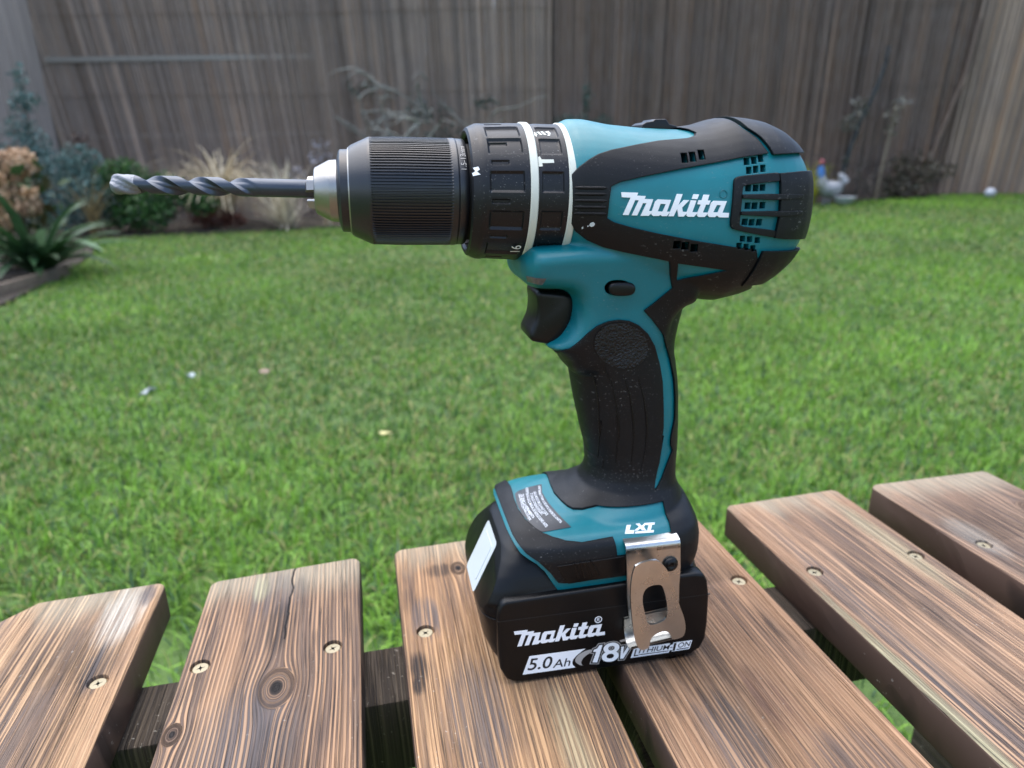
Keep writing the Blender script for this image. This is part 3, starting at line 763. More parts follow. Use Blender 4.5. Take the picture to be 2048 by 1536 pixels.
# ---- battery
BA = empty("battery", (0, 0, 0)); BA.parent = DR
base = loft([superring_z(z, a, b_, w_, n) for z, a, b_, w_, n in [
    (0.0, -43, 41, 31, 6), (0.8, -46, 43.5, 33.5, 6.5), (3, -48.6, 45.6, 35.6, 7), (7, -51.2, 46.8, 36.6, 7), (13, -54.5, 47.2, 36.8, 7), (20, -56.8, 47.2, 36.8, 7), (33.7, -58.4, 47.2, 36.8, 7)]])
o = tmp(base); finish(o, "battery_case", M['batt'], BA, 28)
top = union_vox([
    loft([superring_z(z, a, b_, w_, n) for z, a, b_, w_, n in [(31, -58.2, 46.8, 36.2, 7), (36, -58.6, 46.8, 36.2, 7), (41, -58.5, 46.4, 35.6, 6.5), (44, -57.5, 45.5, 34.5, 6), (45.5, -56.5, 44.0, 33.0, 6)]]),
    loft([superring_z(z, a, b_, w_, n) for z, a, b_, w_, n in [(40, -58.8, -6, 35.0, 5.5), (46, -57.0, -8, 33.6, 5), (51, -54.0, -10, 31.6, 4.6), (56, -50.0, -12, 28.8, 4.2), (60, -46.0, -14, 26.0, 4), (62.5, -41, -16, 23, 3.6)]]),
    loft([superring_z(z, a, b_, w_, 4, 32, 8) for z, a, b_, w_ in [(40, 36, 48.5, 20), (46, 36, 49.0, 20), (50.5, 37, 48.4, 19), (52, 39, 46.5, 17.5)]]),
], 0.8, 9)
# the front slope is planed flat for the white panel
sl = [(-70, 20), (-62.6, 24), (-43.4, 66), (-70, 66)]
c = tmp(prism([(-80, 10), (-66.0, 10), (-61.6, 27.0), (-45.2, 61.5), (-42.5, 70), (-80, 70)], -60, 60)); boolean(top, [c]); kill(c)
top_b = bvh_of(top)
finish(top, "battery_cover", M['batt'], BA, 40)
SP = [(-52.09,20.12),(-52.17,35.90),(-51.81,38.99),(-50.42,42.95),(-48.13,44.45),(-24.58,44.75),(5.98,45.50),(32.44,45.77),(39.04,45.65),(43.10,44.69),(45.07,41.13),(46.51,32.84),(47.05,17.73),(46.72,9.32),(44.40,3.88),(39.76,1.18),(8.51,1.08),(-39.48,0.60),(-45.13,1.32),(-48.83,3.93),(-51.20,9.64)]
plate("side_panel", [SP], -37.45, -30, M['batt'], BA, bev=1.3, ang=50)
sx0, sx1 = min(p[0] for p in SP), max(p[0] for p in SP)
seam = [(-51.61,34.96),(46.32,33.68)]
mb = MB()
V, F = prism([(sx0 + 0.2, seam[0][1] - 0.15), (sx1 - 0.1, seam[1][1] - 0.15), (sx1 - 0.1, seam[1][1] + 0.15), (sx0 + 0.2, seam[0][1] + 0.15)], -37.52, -37.0)
link("seam", fixed(V, F, "seam"), M['dark'], BA)
WB = [(0,[(-44.98,28.88),(-38.80,28.71),(-39.11,27.69),(-35.89,27.59),(-36.19,26.54),(-32.96,26.44),(-34.08,22.24),(-32.41,22.08),(-34.03,20.48),(-36.95,20.43),(-35.33,25.00),(-36.66,25.05),(-38.30,20.57),(-40.25,20.61),(-38.28,26.02),(-39.69,26.09),(-41.51,20.68),(-43.52,20.72),(-41.43,26.97),(-44.61,27.09)]),
 (0,[(-31.14,26.45),(-26.23,26.24),(-27.38,22.02),(-26.02,21.95),(-27.16,20.39),(-28.88,20.34),(-29.68,20.86),(-30.12,20.46),(-32.19,20.39),(-32.93,20.81),(-33.12,21.55),(-32.12,25.59)]),
 (1,[(-30.03,24.84),(-28.04,24.75),(-28.85,22.02),(-30.82,22.08)]),
 (0,[(-24.07,28.39),(-21.97,28.33),(-23.25,24.24),(-21.19,26.26),(-19.26,26.18),(-21.68,23.55),(-21.29,22.03),(-19.21,21.87),(-20.72,20.23),(-22.70,20.23),(-23.51,23.08),(-24.57,20.35),(-26.54,20.35)]),
 (0,[(-18.59,26.18),(-16.47,26.09),(-17.60,21.88),(-15.22,21.81),(-16.73,20.17),(-18.97,20.16),(-19.66,20.63),(-19.72,21.45)]),
 (0,[(-17.67,28.36),(-15.60,28.27),(-16.17,26.58),(-18.17,26.69)]),
 (0,[(-13.81,28.22),(-11.61,28.16),(-12.13,26.14),(-11.00,26.07),(-11.48,24.62),(-12.65,24.62),(-13.47,21.77),(-11.08,21.70),(-12.60,20.10),(-14.85,20.10),(-15.53,20.52),(-15.58,21.34),(-14.57,24.66),(-15.90,24.73),(-15.62,26.19),(-14.30,26.17)]),
 (0,[(-9.74,26.03),(-4.66,25.93),(-5.86,21.71),(-3.22,21.62),(-3.20,19.94),(-6.80,19.98),(-7.91,20.64),(-8.57,20.05),(-10.72,20.10),(-11.43,20.64),(-11.46,21.35),(-10.62,25.21)]),
 (1,[(-8.38,24.52),(-6.79,24.45),(-7.59,21.82),(-9.48,21.87)])]
def bplate(name, outers, holes, mat, y=-37.53):
    return plate(name, outers, y, y + 0.2, mat, BA, holes)
bplate("brand_lettering", [P for h, P in WB if not h], [P for h, P in WB if h], M['white'])
def ringpoly(c, r_, n=28): return [(c[0] + r_ * math.cos(t), c[1] + r_ * math.sin(t)) for t in np.linspace(0, 2 * math.pi, n, endpoint=False)]
rm = [(-6.51,28.66)][0]
bplate("registered_mark", [ringpoly(rm, 1.75)], [ringpoly(rm, 1.35)], M['white'])
def quad_map(A, B, C, y):
    "A = text lower left, B = lower right, C = upper left (x,z)"
    A, B, C = Vector(A), Vector(B), Vector(C)
    def f(u, v):
        p = A + (B - A) * u + (C - A) * v; return (p.x, y, p.y)
    return f
def btext(name, s, c3, mat, y, **kw): return text(name, s, 5, quad_map(*c3, y), mat, BA, fit=True, **kw)
btext("registered_letter", "R", [(-7.26,27.78),(-5.86,27.74),(-6.99,29.60)], M['white'], -37.54, bold=0.03)
CP = [(-41.28,4.99),(-38.09,14.48),(-12.18,13.88),(-14.12,12.67),(-16.36,10.86),(-17.84,9.05),(-18.27,7.50),(-17.99,5.95),(-16.70,4.42)]
bplate("capacity_panel", [CP], [], M['white'])
btext("capacity_lettering", "5.0", [(-39.13,6.86),(-28.35,6.40),(-37.73,13.16)], M['dark'], -37.57, bold=0.06)
btext("capacity_lettering", "Ah", [(-27.47,6.15),(-19.56,5.94),(-26.50,10.50)], M['dark'], -37.57, bold=0.03)
SWO = [(-13.07,4.58),(-15.26,5.74),(-16.80,7.43),(-16.95,8.74),(-16.10,10.51),(-14.11,11.93),(-11.60,12.81),(-9.07,12.94),(-9.54,11.40),(-12.05,10.07),(-13.66,8.28),(-14.13,6.58),(-13.73,5.30)]
bplate("swoosh", [chaikin(SWO, 1)], [], M['grey'])
SW2 = [(3.92,15.50),(9.35,16.54),(10.13,16.33),(10.02,15.30),(4.56,14.51)]
bplate("swoosh", [SW2], [], M['grey'])
def grow(P, d):
    "outline pushed outwards by d with mitred corners"
    if area2(P) < 0: P = P[::-1]
    out = []
    for i in range(len(P)):
        a, b_, c = Vector(P[i - 1]), Vector(P[i]), Vector(P[(i + 1) % len(P)])
        n1 = (b_ - a).normalized(); n2 = (c - b_).normalized(); n1 = Vector((n1.y, -n1.x)); n2 = Vector((n2.y, -n2.x))
        m = (n1 + n2); m = m / max(0.35, m.length_squared) * 2 * d if m.length > 1e-6 else n1 * d
        if m.length > 2.0 * abs(d): m = m.normalized() * 2.0 * d
        out.append((b_.x + m.x, b_.y + m.y))
    return out
ONE = [(-8.74,5.85),(-7.07,11.33),(-8.58,11.61),(-8.19,12.73),(-6.76,13.10),(-5.66,14.72),(-4.16,14.73),(-6.43,5.42)]
VEE = [(4.84,12.00),(6.19,12.01),(5.86,7.92),(8.15,11.94),(9.87,11.92),(6.09,5.24),(4.55,5.38)]
for (mat, y, bo, gr) in ((M['grey'], -37.55, 0.36, 1.05), (M['dark'], -37.59, 0.24, 0.68), (M['white'], -37.63, 0.09, 0.0)):
    V, F = text_polys("8", 5, 0.0, bo)
    V0, _ = text_polys("8", 5, 0.0, 0.03)
    a0, a1, b0, b1 = min(v[0] for v in V0), max(v[0] for v in V0), min(v[1] for v in V0), max(v[1] for v in V0)
    f = quad_map(*[(-4.39,5.18),(3.27,4.48),(-3.48,15.31)], y)
    link("voltage_lettering", pyd("voltage_lettering", [f((v[0] - a0) / (a1 - a0), (v[1] - b0) / (b1 - b0)) for v in V], F, 0.001), mat, BA, None)
    for P in (ONE, VEE):
        V2, F2 = flat_region([grow(P, gr) if gr else P]); V, F = slab(V2, F2, lambda x, z: (x, y - 0.005, z), lambda x, z: (x, y + 0.01, z))
        link("voltage_lettering", fixed(V, F, "voltage_lettering"), mat, BA, None)
LI = [(9.72,4.79),(11.04,9.83),(28.78,9.69),(28.70,8.45),(30.26,8.71),(30.51,9.63),(39.88,9.41),(38.80,4.66),(29.89,4.74),(30.21,5.66),(28.88,5.72),(28.48,4.46)]
bplate("chemistry_panel", [LI], [], M['white'])
btext("chemistry_lettering", "L", [(11.09,5.36),(13.41,5.41),(11.83,9.26)], M['dark'], -37.57, bold=0.05)
btext("chemistry_lettering", "ITHIUM-", [(13.44,6.62),(29.95,6.25),(14.15,9.27)], M['dark'], -37.57, bold=0.05)
btext("chemistry_lettering", "I", [(30.25,5.00),(31.45,5.08),(30.85,9.32)], M['dark'], -37.57, bold=0.05)
btext("chemistry_lettering", "ON", [(32.63,6.31),(38.68,6.31),(33.23,9.15)], M['dark'], -37.57, bold=0.05)
bplate("chemistry_rule", [[(13.70,5.67),(28.27,5.29),(28.44,5.69),(13.84,6.11)], [(32.23,5.30),(38.37,5.20),(38.47,5.69),(32.35,5.78)]], [], M['dark'], -37.57)
# white translucent panel on the sloped front
def rrect(a0, a1, b0, b1, ra, rb2):
    out = []
    for (ca, cb, t0) in ((a1 - ra, b1 - rb2, 0), (a0 + ra, b1 - rb2, 90), (a0 + ra, b0 + rb2, 180), (a1 - ra, b0 + rb2, 270)):
        for k in range(5):
            t = R(t0 + 22.5 * k); out.append((ca + ra * math.cos(t), cb + rb2 * math.sin(t)))
    return out
def slope_pt(s, y, d):
    "s 0..1 from the upper edge down the front slope"
    a = Vector((-45.4, 0, 60.6)); b_ = Vector((-60.2, 0, 29.5)); p = a.lerp(b_, s); n_ = Vector((-(a.z - b_.z), 0, (a.x - b_.x))).normalized()
    p = p + n_ * d; return (p.x, y, p.z)
V2, F2 = flat_region([rrect(0.11, 0.90, -11.8, 11.2, 0.06, 2.0)], (), None)
V, F = slab(V2, F2, lambda s, y: slope_pt(s, y, 0.35), lambda s, y: slope_pt(s, y, -0.6))
FP = link("indicator_panel", fixed(V, F, "indicator_panel"), M['sticker'], BA)
V2, F2 = flat_region([rrect(0.22, 0.76, -8.0, 7.6, 0.03, 1.2)], (), None)
V, F = slab(V2, F2, lambda s, y: slope_pt(s, y, 0.6), lambda s, y: slope_pt(s, y, 0.2))
link("indicator_inset", fixed(V, F, "indicator_inset"), M['sticker'], FP)

# ---- masonry bit held in the chuck
bx0, bx1 = -182.6, -112.0
DB = empty("drill_bit", (0.09692, 0.27510, T), R(-1.2))
tag(DB, "dark steel masonry bit with worn grey tip clamped in the chuck jaws", "drill bit")
def bit_c(x): return Vector((x, 0, zc(x) + 0.7 + 0.012 * (-112 - x)))
rb = 3.35
def bit_section(x, tw, flute):
    "two-flute cross section"
    n = 40; out = []
    for j in range(n):
        t = 2 * math.pi * j / n; q = math.cos(2 * t)
        rad = rb - flute * 1.75 * sm(-0.30, 0.45, q)
        a = t + tw
        out.append(bit_c(x) + Vector((0, -1, 0)) * (rad * math.cos(a)) + E2 * (rad * math.sin(a)))
    return [tuple(p) for p in out]
rings = []
L_f = (-132.0) - bx0
for i in range(100):
    x = -176.5 + (-130 + 176.5) * i / 99
    tw = -(x - bx0) / 28.0 * 2 * math.pi * 0.98 + 1.0
    fl = 1 - sm(-141, -131, x)
    rings.append(bit_section(x, tw, fl))
rings.append(bit_section(-108, tw, 0))
V, F = loft(rings); link("fluted_shank", fixed(V, F, "fluted_shank"), M['bit'], DB, 40)
rings = []
for i, (x, sc_) in enumerate([(-182.9, 0.45), (-182.5, 0.82), (-181.6, 1.03), (-180.2, 1.09), (-177, 1.06), (-174.8, 1.03), (-173.5, 0.9)]):
    tw = -(x - bx0) / 28.0 * 2 * math.pi * 0.98 + 1.0
    n = 40; ring = []
    for j in range(n):
        t = 2 * math.pi * j / n; q = math.cos(2 * t)
        rad = (rb * sc_) - 1.2 * sm(-0.2, 0.8, q) * sc_
        p = bit_c(x) + Vector((0, -1, 0)) * (rad * math.cos(t + tw)) + E2 * (rad * math.sin(t + tw)); ring.append(tuple(p))
    rings.append(ring)
V, F = loft(rings); link("carbide_tip", fixed(V, F, "carbide_tip"), M['carbide'], DB, 45)

# ------------------------------------------------------------------ the slatted table
def wood(name, tan, dark, seed, weather, knots=(), crack=None, pale_end=None, freq=820.0, skew=0.0, wob_amp=0.016, reg=0.0, patches=()):
    b = NB(name); c = b.coord()
    sx = b.n("ShaderNodeSeparateXYZ"); b.t.links.new(c, sx.inputs[0]); X, Y, Z = sx.outputs
    seedv = b.vmath('ADD', c, (seed * 3.17, seed * 1.31, seed * 0.7))
    wob = b.math('MULTIPLY', b.math('SUBTRACT', b.noise(b.vmath('MULTIPLY', seedv, (9, 2.6, 5)), 1.0, 1), 0.5), wob_amp)
    psi = b.math('ADD', b.math('ADD', X, wob), b.math('MULTIPLY', Y, skew))
    ring = None
    for (kx, ky, kr) in knots:
        dx = b.math('SUBTRACT', X, kx); dy = b.math('MULTIPLY', b.math('SUBTRACT', Y, ky), 0.62)
        r2 = b.math('ADD', b.math('ADD', b.math('MULTIPLY', dx, dx), b.math('MULTIPLY', dy, dy)), 1e-7)
        k2 = b.math('DIVIDE', kr * kr, b.math('MAXIMUM', r2, kr * kr * 0.35))
        fall = b.math('POWER', 2.718, b.math('MULTIPLY', r2, -1.0 / (kr * 5.5) ** 2))
        psi = b.math('SUBTRACT', psi, b.math('MULTIPLY', b.math('MULTIPLY', dx, k2), fall))
        rad = b.math('SQRT', r2)
        ins = b.math('SUBTRACT', 1.0, b.n("ShaderNodeMapRange", interpolation_type='SMOOTHSTEP', i_0=rad, i_1=kr * 0.75, i_2=kr * 1.35).outputs[0])
        rv = b.math('ADD', b.math('MULTIPLY', rad, 2.2), 0.0113)
        psi = b.math('ADD', b.math('MULTIPLY', psi, b.math('SUBTRACT', 1.0, ins)), b.math('MULTIPLY', rv, ins))
        dimk = b.math('MULTIPLY', ins, 0.55)
        inm = dimk if ring is None else b.math('MAXIMUM', inm, dimk)
        core = b.math('SUBTRACT', 1.0, b.n("ShaderNodeMapRange", interpolation_type='SMOOTHSTEP', i_0=rad, i_1=kr * 0.32, i_2=kr * 0.60).outputs[0])
        ring = core if ring is None else b.math('MAXIMUM', ring, core)
    def lines(fx, fy, detail=2.0, off=0.0):
        cv = b.n("ShaderNodeCombineXYZ"); b.set(cv, 0, b.math('MULTIPLY', psi, fx)); b.set(cv, 1, b.math('MULTIPLY', Y, fy)); b.set(cv, 2, seed * 1.7 + off)
        return b.noise(cv.outputs[0], 1.0, detail, 0.55)
    g1 = lines(freq * 0.38, 5.0, 3.0)              # broad late-wood bands
    g2 = lines(freq * 1.55, 9.0, 3.0, 5.0)               # fine lines
    if reg:
        cvn = b.math('MULTIPLY', b.math('SUBTRACT', lines(90, 4.0, 2.0, 21.0), 0.5), 9.0)
        sn = b.math('SINE', b.math('ADD', b.math('MULTIPLY', psi, 2 * math.pi / 0.0021), cvn))
        g2 = b.math('ADD', b.math('MULTIPLY', g2, 1.0 - reg), b.math('MULTIPLY', b.math('ADD', b.math('MULTIPLY', sn, 0.16), 0.5), reg))
    g3 = lines(freq * 2.0, 20.0, 2.0, 9.0)         # pores
    wea = b.noise(b.vmath('MULTIPLY', seedv, (26, 6, 6)), 1.0, 4, 0.6)
    wea = b.ramp(b.math('ADD', wea, weather), [(0.44, 0.0), (0.60, 1.0)])
    band = b.ramp(g1, [(0.47, 0.0), (0.57, 1.0)])
    fine = b.ramp(g2, [(0.46, 0.0), (0.56, 1.0)])
    grey = b.math('MULTIPLY', b.math('MAXIMUM', b.math('MULTIPLY', band, 0.62), b.math('MULTIPLY', fine, 0.75)), b.math('ADD', 0.12, b.math('MULTIPLY', wea, 0.88)))
    hue = b.noise(b.vmath('MULTIPLY', seedv, (18, 7, 7)), 1.0, 3)
    base = b.mix(b.ramp(hue, [(0.3, 0.0), (0.7, 1.0)]), tan, (tan[0] * 1.10, tan[1] * 1.18, tan[2] * 1.22))
    base = b.mix(b.math('MULTIPLY', fine, 0.45), base, (tan[0] * 0.55, tan[1] * 0.46, tan[2] * 0.42))
    colr = b.mix(grey, base, dark)
    pore = b.ramp(g3, [(0.60, 0.0), (0.66, 1.0)])
    colr = b.mix(b.math('MULTIPLY', pore, b.math('ADD', 0.40, b.math('MULTIPLY', wea, 0.5))), colr, (dark[0] * 0.6, dark[1] * 0.6, dark[2] * 0.6))
    # bleached high fibres
    hi = b.ramp(lines(freq * 1.7, 22, 2.0, 13.0), [(0.60, 0.0), (0.72, 1.0)])
    colr = b.mix(b.math('MULTIPLY', hi, b.math('MULTIPLY', wea, 0.18)), colr, (0.46, 0.36, 0.25))
    if pale_end is not None:
        pm = b.n("ShaderNodeMapRange", interpolation_type='SMOOTHSTEP', i_0=b.math('ADD', Y, b.math('MULTIPLY', b.math('SUBTRACT', wea, 0.5), 0.02)), i_1=pale_end - 0.03, i_2=pale_end).outputs[0]
        colr = b.mix(b.math('MULTIPLY', pm, 0.45), colr, (0.40, 0.36, 0.26))
    for (px_, py_, rx_, ry_, pc_, ps_) in patches:
        ddx = b.math('DIVIDE', b.math('SUBTRACT', X, px_), rx_); ddy = b.math('DIVIDE', b.math('SUBTRACT', Y, py_), ry_)
        dd_ = b.math('ADD', b.math('ADD', b.math('MULTIPLY', ddx, ddx), b.math('MULTIPLY', ddy, ddy)), b.math('MULTIPLY', b.math('SUBTRACT', b.noise(b.vmath('MULTIPLY', seedv, (420, 45, 100)), 1.0, 4, 0.65), 0.5), 2.6))
        mk_ = b.n("ShaderNodeMapRange", interpolation_type='SMOOTHSTEP', i_0=dd_, i_1=1.7, i_2=0.1).outputs[0]
        pale_ = pc_[0] > 0.3
        gm_ = b.math('ADD', 0.45, b.math('MULTIPLY', b.math('SUBTRACT', 1.0, fine), 0.55)) if pale_ else b.math('ADD', 0.30, b.math('MULTIPLY', b.math('MAXIMUM', fine, band), 0.70))
        mk_ = b.math('MULTIPLY', mk_, gm_)
        colr = b.mix(b.math('MULTIPLY', mk_, ps_), colr, pc_)
    # scattered pale scuffs
    sf = b.math('MULTIPLY', b.ramp(b.noise(seedv, 420, 3, 0.6), [(0.66, 0.0), (0.72, 1.0)]), b.ramp(b.noise(seedv, 30, 2), [(0.52, 0.0), (0.66, 1.0)]))
    colr = b.mix(b.math('MULTIPLY', sf, 0.6), colr, (0.55, 0.52, 0.44))
    if ring is not None:
        colr = b.mix(inm, colr, (0.10, 0.062, 0.042)); colr = b.mix(ring, colr, (0.018, 0.014, 0.012))
    hgt = b.math('SUBTRACT', b.math('MULTIPLY', b.math('SUBTRACT', 1.0, fine), 0.5), b.math('MULTIPLY', pore, 0.5))
    hgt = b.math('ADD', hgt, b.math('MULTIPLY', b.math('SUBTRACT', 1.0, band), 0.6))
    if crack is not None:
        cx, y0, y1, wd = crack
        cwob = b.math('MULTIPLY', b.math('SUBTRACT', b.noise(b.vmath('MULTIPLY', seedv, (0, 60, 0)), 1.0, 3), 0.5), 0.006)
        dd = b.math('ABSOLUTE', b.math('SUBTRACT', b.math('ADD', X, cwob), cx))
        inr = b.math('MULTIPLY', b.math('GREATER_THAN', Y, y0), b.math('LESS_THAN', Y, y1))
        cm = b.math('MULTIPLY', b.math('LESS_THAN', dd, wd), inr)
        colr = b.mix(cm, colr, (0.01, 0.008, 0.007)); hgt = b.math('SUBTRACT', hgt, b.math('MULTIPLY', cm, 2.0))
    b.t.links.new(colr, b.p.inputs["Base Color"])
    b.t.links.new(b.math('ADD', 0.60, b.math('MULTIPLY', grey, 0.18)), b.p.inputs["Roughness"])
    b.p.inputs["Specular IOR Level"].default_value = 0.22
    b.t.links.new(b.bump(hgt, 0.85, 0.0010), b.p.inputs["Normal"])
    return b.m
TAN = (0.36, 0.200, 0.115); DK = (0.050, 0.042, 0.042)
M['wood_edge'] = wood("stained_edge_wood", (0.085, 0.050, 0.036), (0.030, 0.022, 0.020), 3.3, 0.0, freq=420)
M['wood_dark'] = wood("dark_weathered_wood", (0.070, 0.052, 0.036), (0.022, 0.019, 0.017), 8.8, 0.08, freq=500)
M['zinc'] = plastic("zinc_yellow", (0.30, 0.25, 0.155), 0.42, 800, 0.2, metal=0.4, dust=0.7, dustcol=(0.12, 0.08, 0.05))

TB = empty("garden_table", (0.10, 0.02, 0.0))
tag(TB, "weathered slatted wooden garden table with screwed planks under the drill", "table")
TH = 0.022
# x0, x1 (mm), far end y at left and right, seed, weather, corner cut
PL = [(-213, -123, 0.3610, 0.3618, 1.0, 0.05, 0.030), (-98.2, -15.9, 0.3568, 0.3612, 2.0, 0.10, 0.004), (4.3, 90.8, 0.3645, 0.3660, 3.0, 0.00, 0.004), (102.9, 199.6, 0.3655, 0.3660, 4.0, -0.03, 0.004), (224.6, 312.0, 0.3660, 0.3680, 5.0, 0.06, 0.004), (338.5, 437.0, 0.3685, 0.3670, 6.0, 0.12, 0.005)]
knots = {1: [(0.0035, 0.262 - 0.13, 0.0062), (-0.036, 0.2445 - 0.13, 0.003)], 2: [(-0.008, 0.335 - 0.13, 0.0032)], 5: [(0.03, 0.31 - 0.13, 0.007)]}
tans = [(0.38, 0.225, 0.122), (0.31, 0.180, 0.100), (0.37, 0.208, 0.104), (0.35, 0.200, 0.112), (0.32, 0.188, 0.110), (0.27, 0.165, 0.104)]
cracks = {1: (0.004, 0.165, 0.24, 0.0005)}
PALE = (0.44, 0.41, 0.35); BLK = (0.020, 0.018, 0.018); LICH = (0.34, 0.32, 0.20); GRY = (0.085, 0.078, 0.080)
PTC = {0: [(0.030, 0.206, 0.010, 0.026, PALE, 0.8), (0.038, 0.221, 0.004, 0.010, GRY, .8), (0.031, 0.165, 0.006, 0.018, GRY, 0.8), (-0.034, 0.19, 0.012, 0.05, GRY, 0.75), (-0.030, 0.148, 0.006, 0.012, PALE, 0.8), (.012, .115, .018, .04, GRY, .5)],
       1: [(-0.004, 0.205, 0.014, 0.020, GRY, 0.45), (0.0, 0.175, 0.006, 0.02, BLK, .55), (-0.006, 0.105, 0.020, 0.030, GRY, .7), (-.012, .212, .004, .012, LICH, .7), (.006, .08, .012, .03, BLK, .35)],
       2: [(-0.0370, 0.130, 0.0045, 0.010, BLK, 0.9), (-0.0385, 0.118, 0.003, 0.006, BLK, .9), (-0.030, 0.165, 0.008, 0.016, GRY, .8), (-0.018, 0.205, 0.010, 0.006, BLK, .7), (-0.015, 0.095, 0.014, 0.034, GRY, .75), (.020, .07, .006, .03, LICH, .5), (.004, .10, .003, .03, BLK, .5)],
       3: [(-0.020, 0.060, 0.012, 0.022, GRY, 0.75), (0.006, 0.075, 0.008, 0.02, (0.14, 0.075, 0.06), .6), (-.036, .095, .004, .02, BLK, .6), (-.005, .11, .004, .024, BLK, .55), (.02, .035, .02, .02, GRY, .6)],
       4: [(-0.030, 0.10, 0.006, 0.11, GRY, 0.6), (-0.0415, 0.04, 0.003, 0.10, LICH, .8), (0.030, 0.17, 0.007, 0.05, LICH, .5), (.0, .09, .004, .07, BLK, .45)],
       5: [(-0.034, 0.162, 0.010, 0.022, PALE, 0.45), (-.02, .11, .012, .03, GRY, .7)]}
planks = []
for i, (xa, xb, ya, yb, sd_, we, cut) in enumerate(PL):
    xa, xb = xa / 1000, xb / 1000; xm = (xa + xb) / 2; hw = (xb - xa) / 2; y0, ym = -0.33, 0.13
    P = [(-hw, y0 - ym), (hw, y0 - ym), (hw, yb - ym - 0.003), (hw - 0.003, yb - ym)]
    P += [(-hw + cut * 0.9, ya - ym - (0.001 if i else 0.003)), (-hw, ya - ym - cut)]
    V, F = prismz(P, -TH, 0.0)
    me = fixed(V, F, "plank", 1.0)
    bm = bmesh.new(); bm.from_mesh(me)
    bmesh.ops.bevel(bm, geom=list(bm.edges), offset=0.0022, segments=3, affect='EDGES', profile=0.5, clamp_overlap=True)
    bm.to_mesh(me); bm.free()
    wm_ = wood("weathered_plank_%s" % "abcdef"[i], tans[i], DK, sd_, we, knots.get(i, ()), cracks.get(i), max(ya, yb) - ym, skew=(0.02, 0.0, -0.02, 0.01, 0.03, 0.02)[i], wob_amp=(.010, .012, .020, .012, .014, .014)[i], reg=(.2, .75, .35, .3, .25, .4)[i], patches=PTC.get(i, ()))
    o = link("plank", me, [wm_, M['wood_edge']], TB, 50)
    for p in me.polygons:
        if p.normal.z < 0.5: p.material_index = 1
    o.location = (xm - 0.10, ym - 0.02, T); planks.append((o, xm, ym))
LBLS = {}
def screw_mesh():
    "countersunk cross-recess head"
    n = 32; ro, hgt = 3.7, 0.0
    star = []
    for k in range(16):
        a = 2 * math.pi * k / 16; q_ = 2.35 if k % 4 == 0 else (0.9 if k % 2 else 0.75); star.append((q_ * math.cos(a + (0.0 if k % 4 != 1 else -0.12) + (0.12 if k % 4 == 3 else 0)), q_ * math.sin(a + (0.0 if k % 4 != 1 else -0.12) + (0.12 if k % 4 == 3 else 0))))
    V2, F2 = flat_region([ringpoly((0, 0), 3.4, n)], [star])
    V, F = slab(V2, F2, lambda x, y: (x, y, 0.0), lambda x, y: (x, y, -1.4))
    mb = MB(); mb.add(V, F)
    V2, F2 = flat_region([ringpoly((0, 0), 2.4, 20)]); V, F = slab(V2, F2, lambda x, y: (x, y, -1.1), lambda x, y: (x, y, -1.5)); mb.add(V, F)
    # outer chamfer
    V = [(3.4 * math.cos(2 * math.pi * k / n), 3.4 * math.sin(2 * math.pi * k / n), 0.0) for k in range(n)] + [(3.8 * math.cos(2 * math.pi * k / n), 3.8 * math.sin(2 * math.pi * k / n), -0.5) for k in range(n)]
    F = [(k, n + k, n + (k + 1) % n, (k + 1) % n) for k in range(n)]; mb.add(V, F)
    return mb.mesh("screw", 0.001)
SCM = screw_mesh(); SCM.materials.append(M['zinc']); SCM.materials.append(M['dark'])
for p_ in SCM.polygons:
    if p_.center.z < -0.0005 and math.hypot(p_.center.x, p_.center.y) < 0.0025: p_.material_index = 1  # recess floor coloured dark to stand for the shade in the cross slot
# countersink: a shallow dark dish pressed into the wood
cups = MB()
def screw_at(x, y, plank, rz):
    o, xm, ym = planks[plank]
    c = tmp(([(4.6 * math.cos(2 * math.pi * k / 28) * .001, 4.6 * math.sin(2 * math.pi * k / 28) * .001, zz) for zz in (-0.0024, 0.002) for k in range(28)],
             [tuple(range(27, -1, -1)), tuple(range(28, 56))] + [(k, (k + 1) % 28, 28 + (k + 1) % 28, 28 + k) for k in range(28)]))
    c.location = (x, y, T); bpy.context.view_layer.update()
    boolean(o, [c], solver='EXACT'); kill(c)
    s = bpy.data.objects.new("screw", SCM); COL.objects.link(s); s.parent = o
    s.location = (x - xm, y - ym, -0.0011); s.rotation_euler = (random.uniform(-.05, .05), random.uniform(-.05, .05), rz)
SCR = [(-0.134, 0.285, 0, .3), (-0.196, 0.2845, 0, .8), (-0.090, 0.2845, 1, .2), (-0.0295, 0.2838, 1, .5), (0.0157, 0.2845, 2, .7), (0.082, 0.2842, 2, .4), (0.121, 0.285, 3, .1), (0.1899, 0.2862, 3, .9),
       (0.2358, 0.2838, 4, .2), (0.3029, 0.2839, 4, .5), (0.351, 0.2842, 5, 1.1), (0.421, 0.284, 5, .3)]
bpy.context.view_layer.update()
for s_ in SCR: screw_at(*s_)
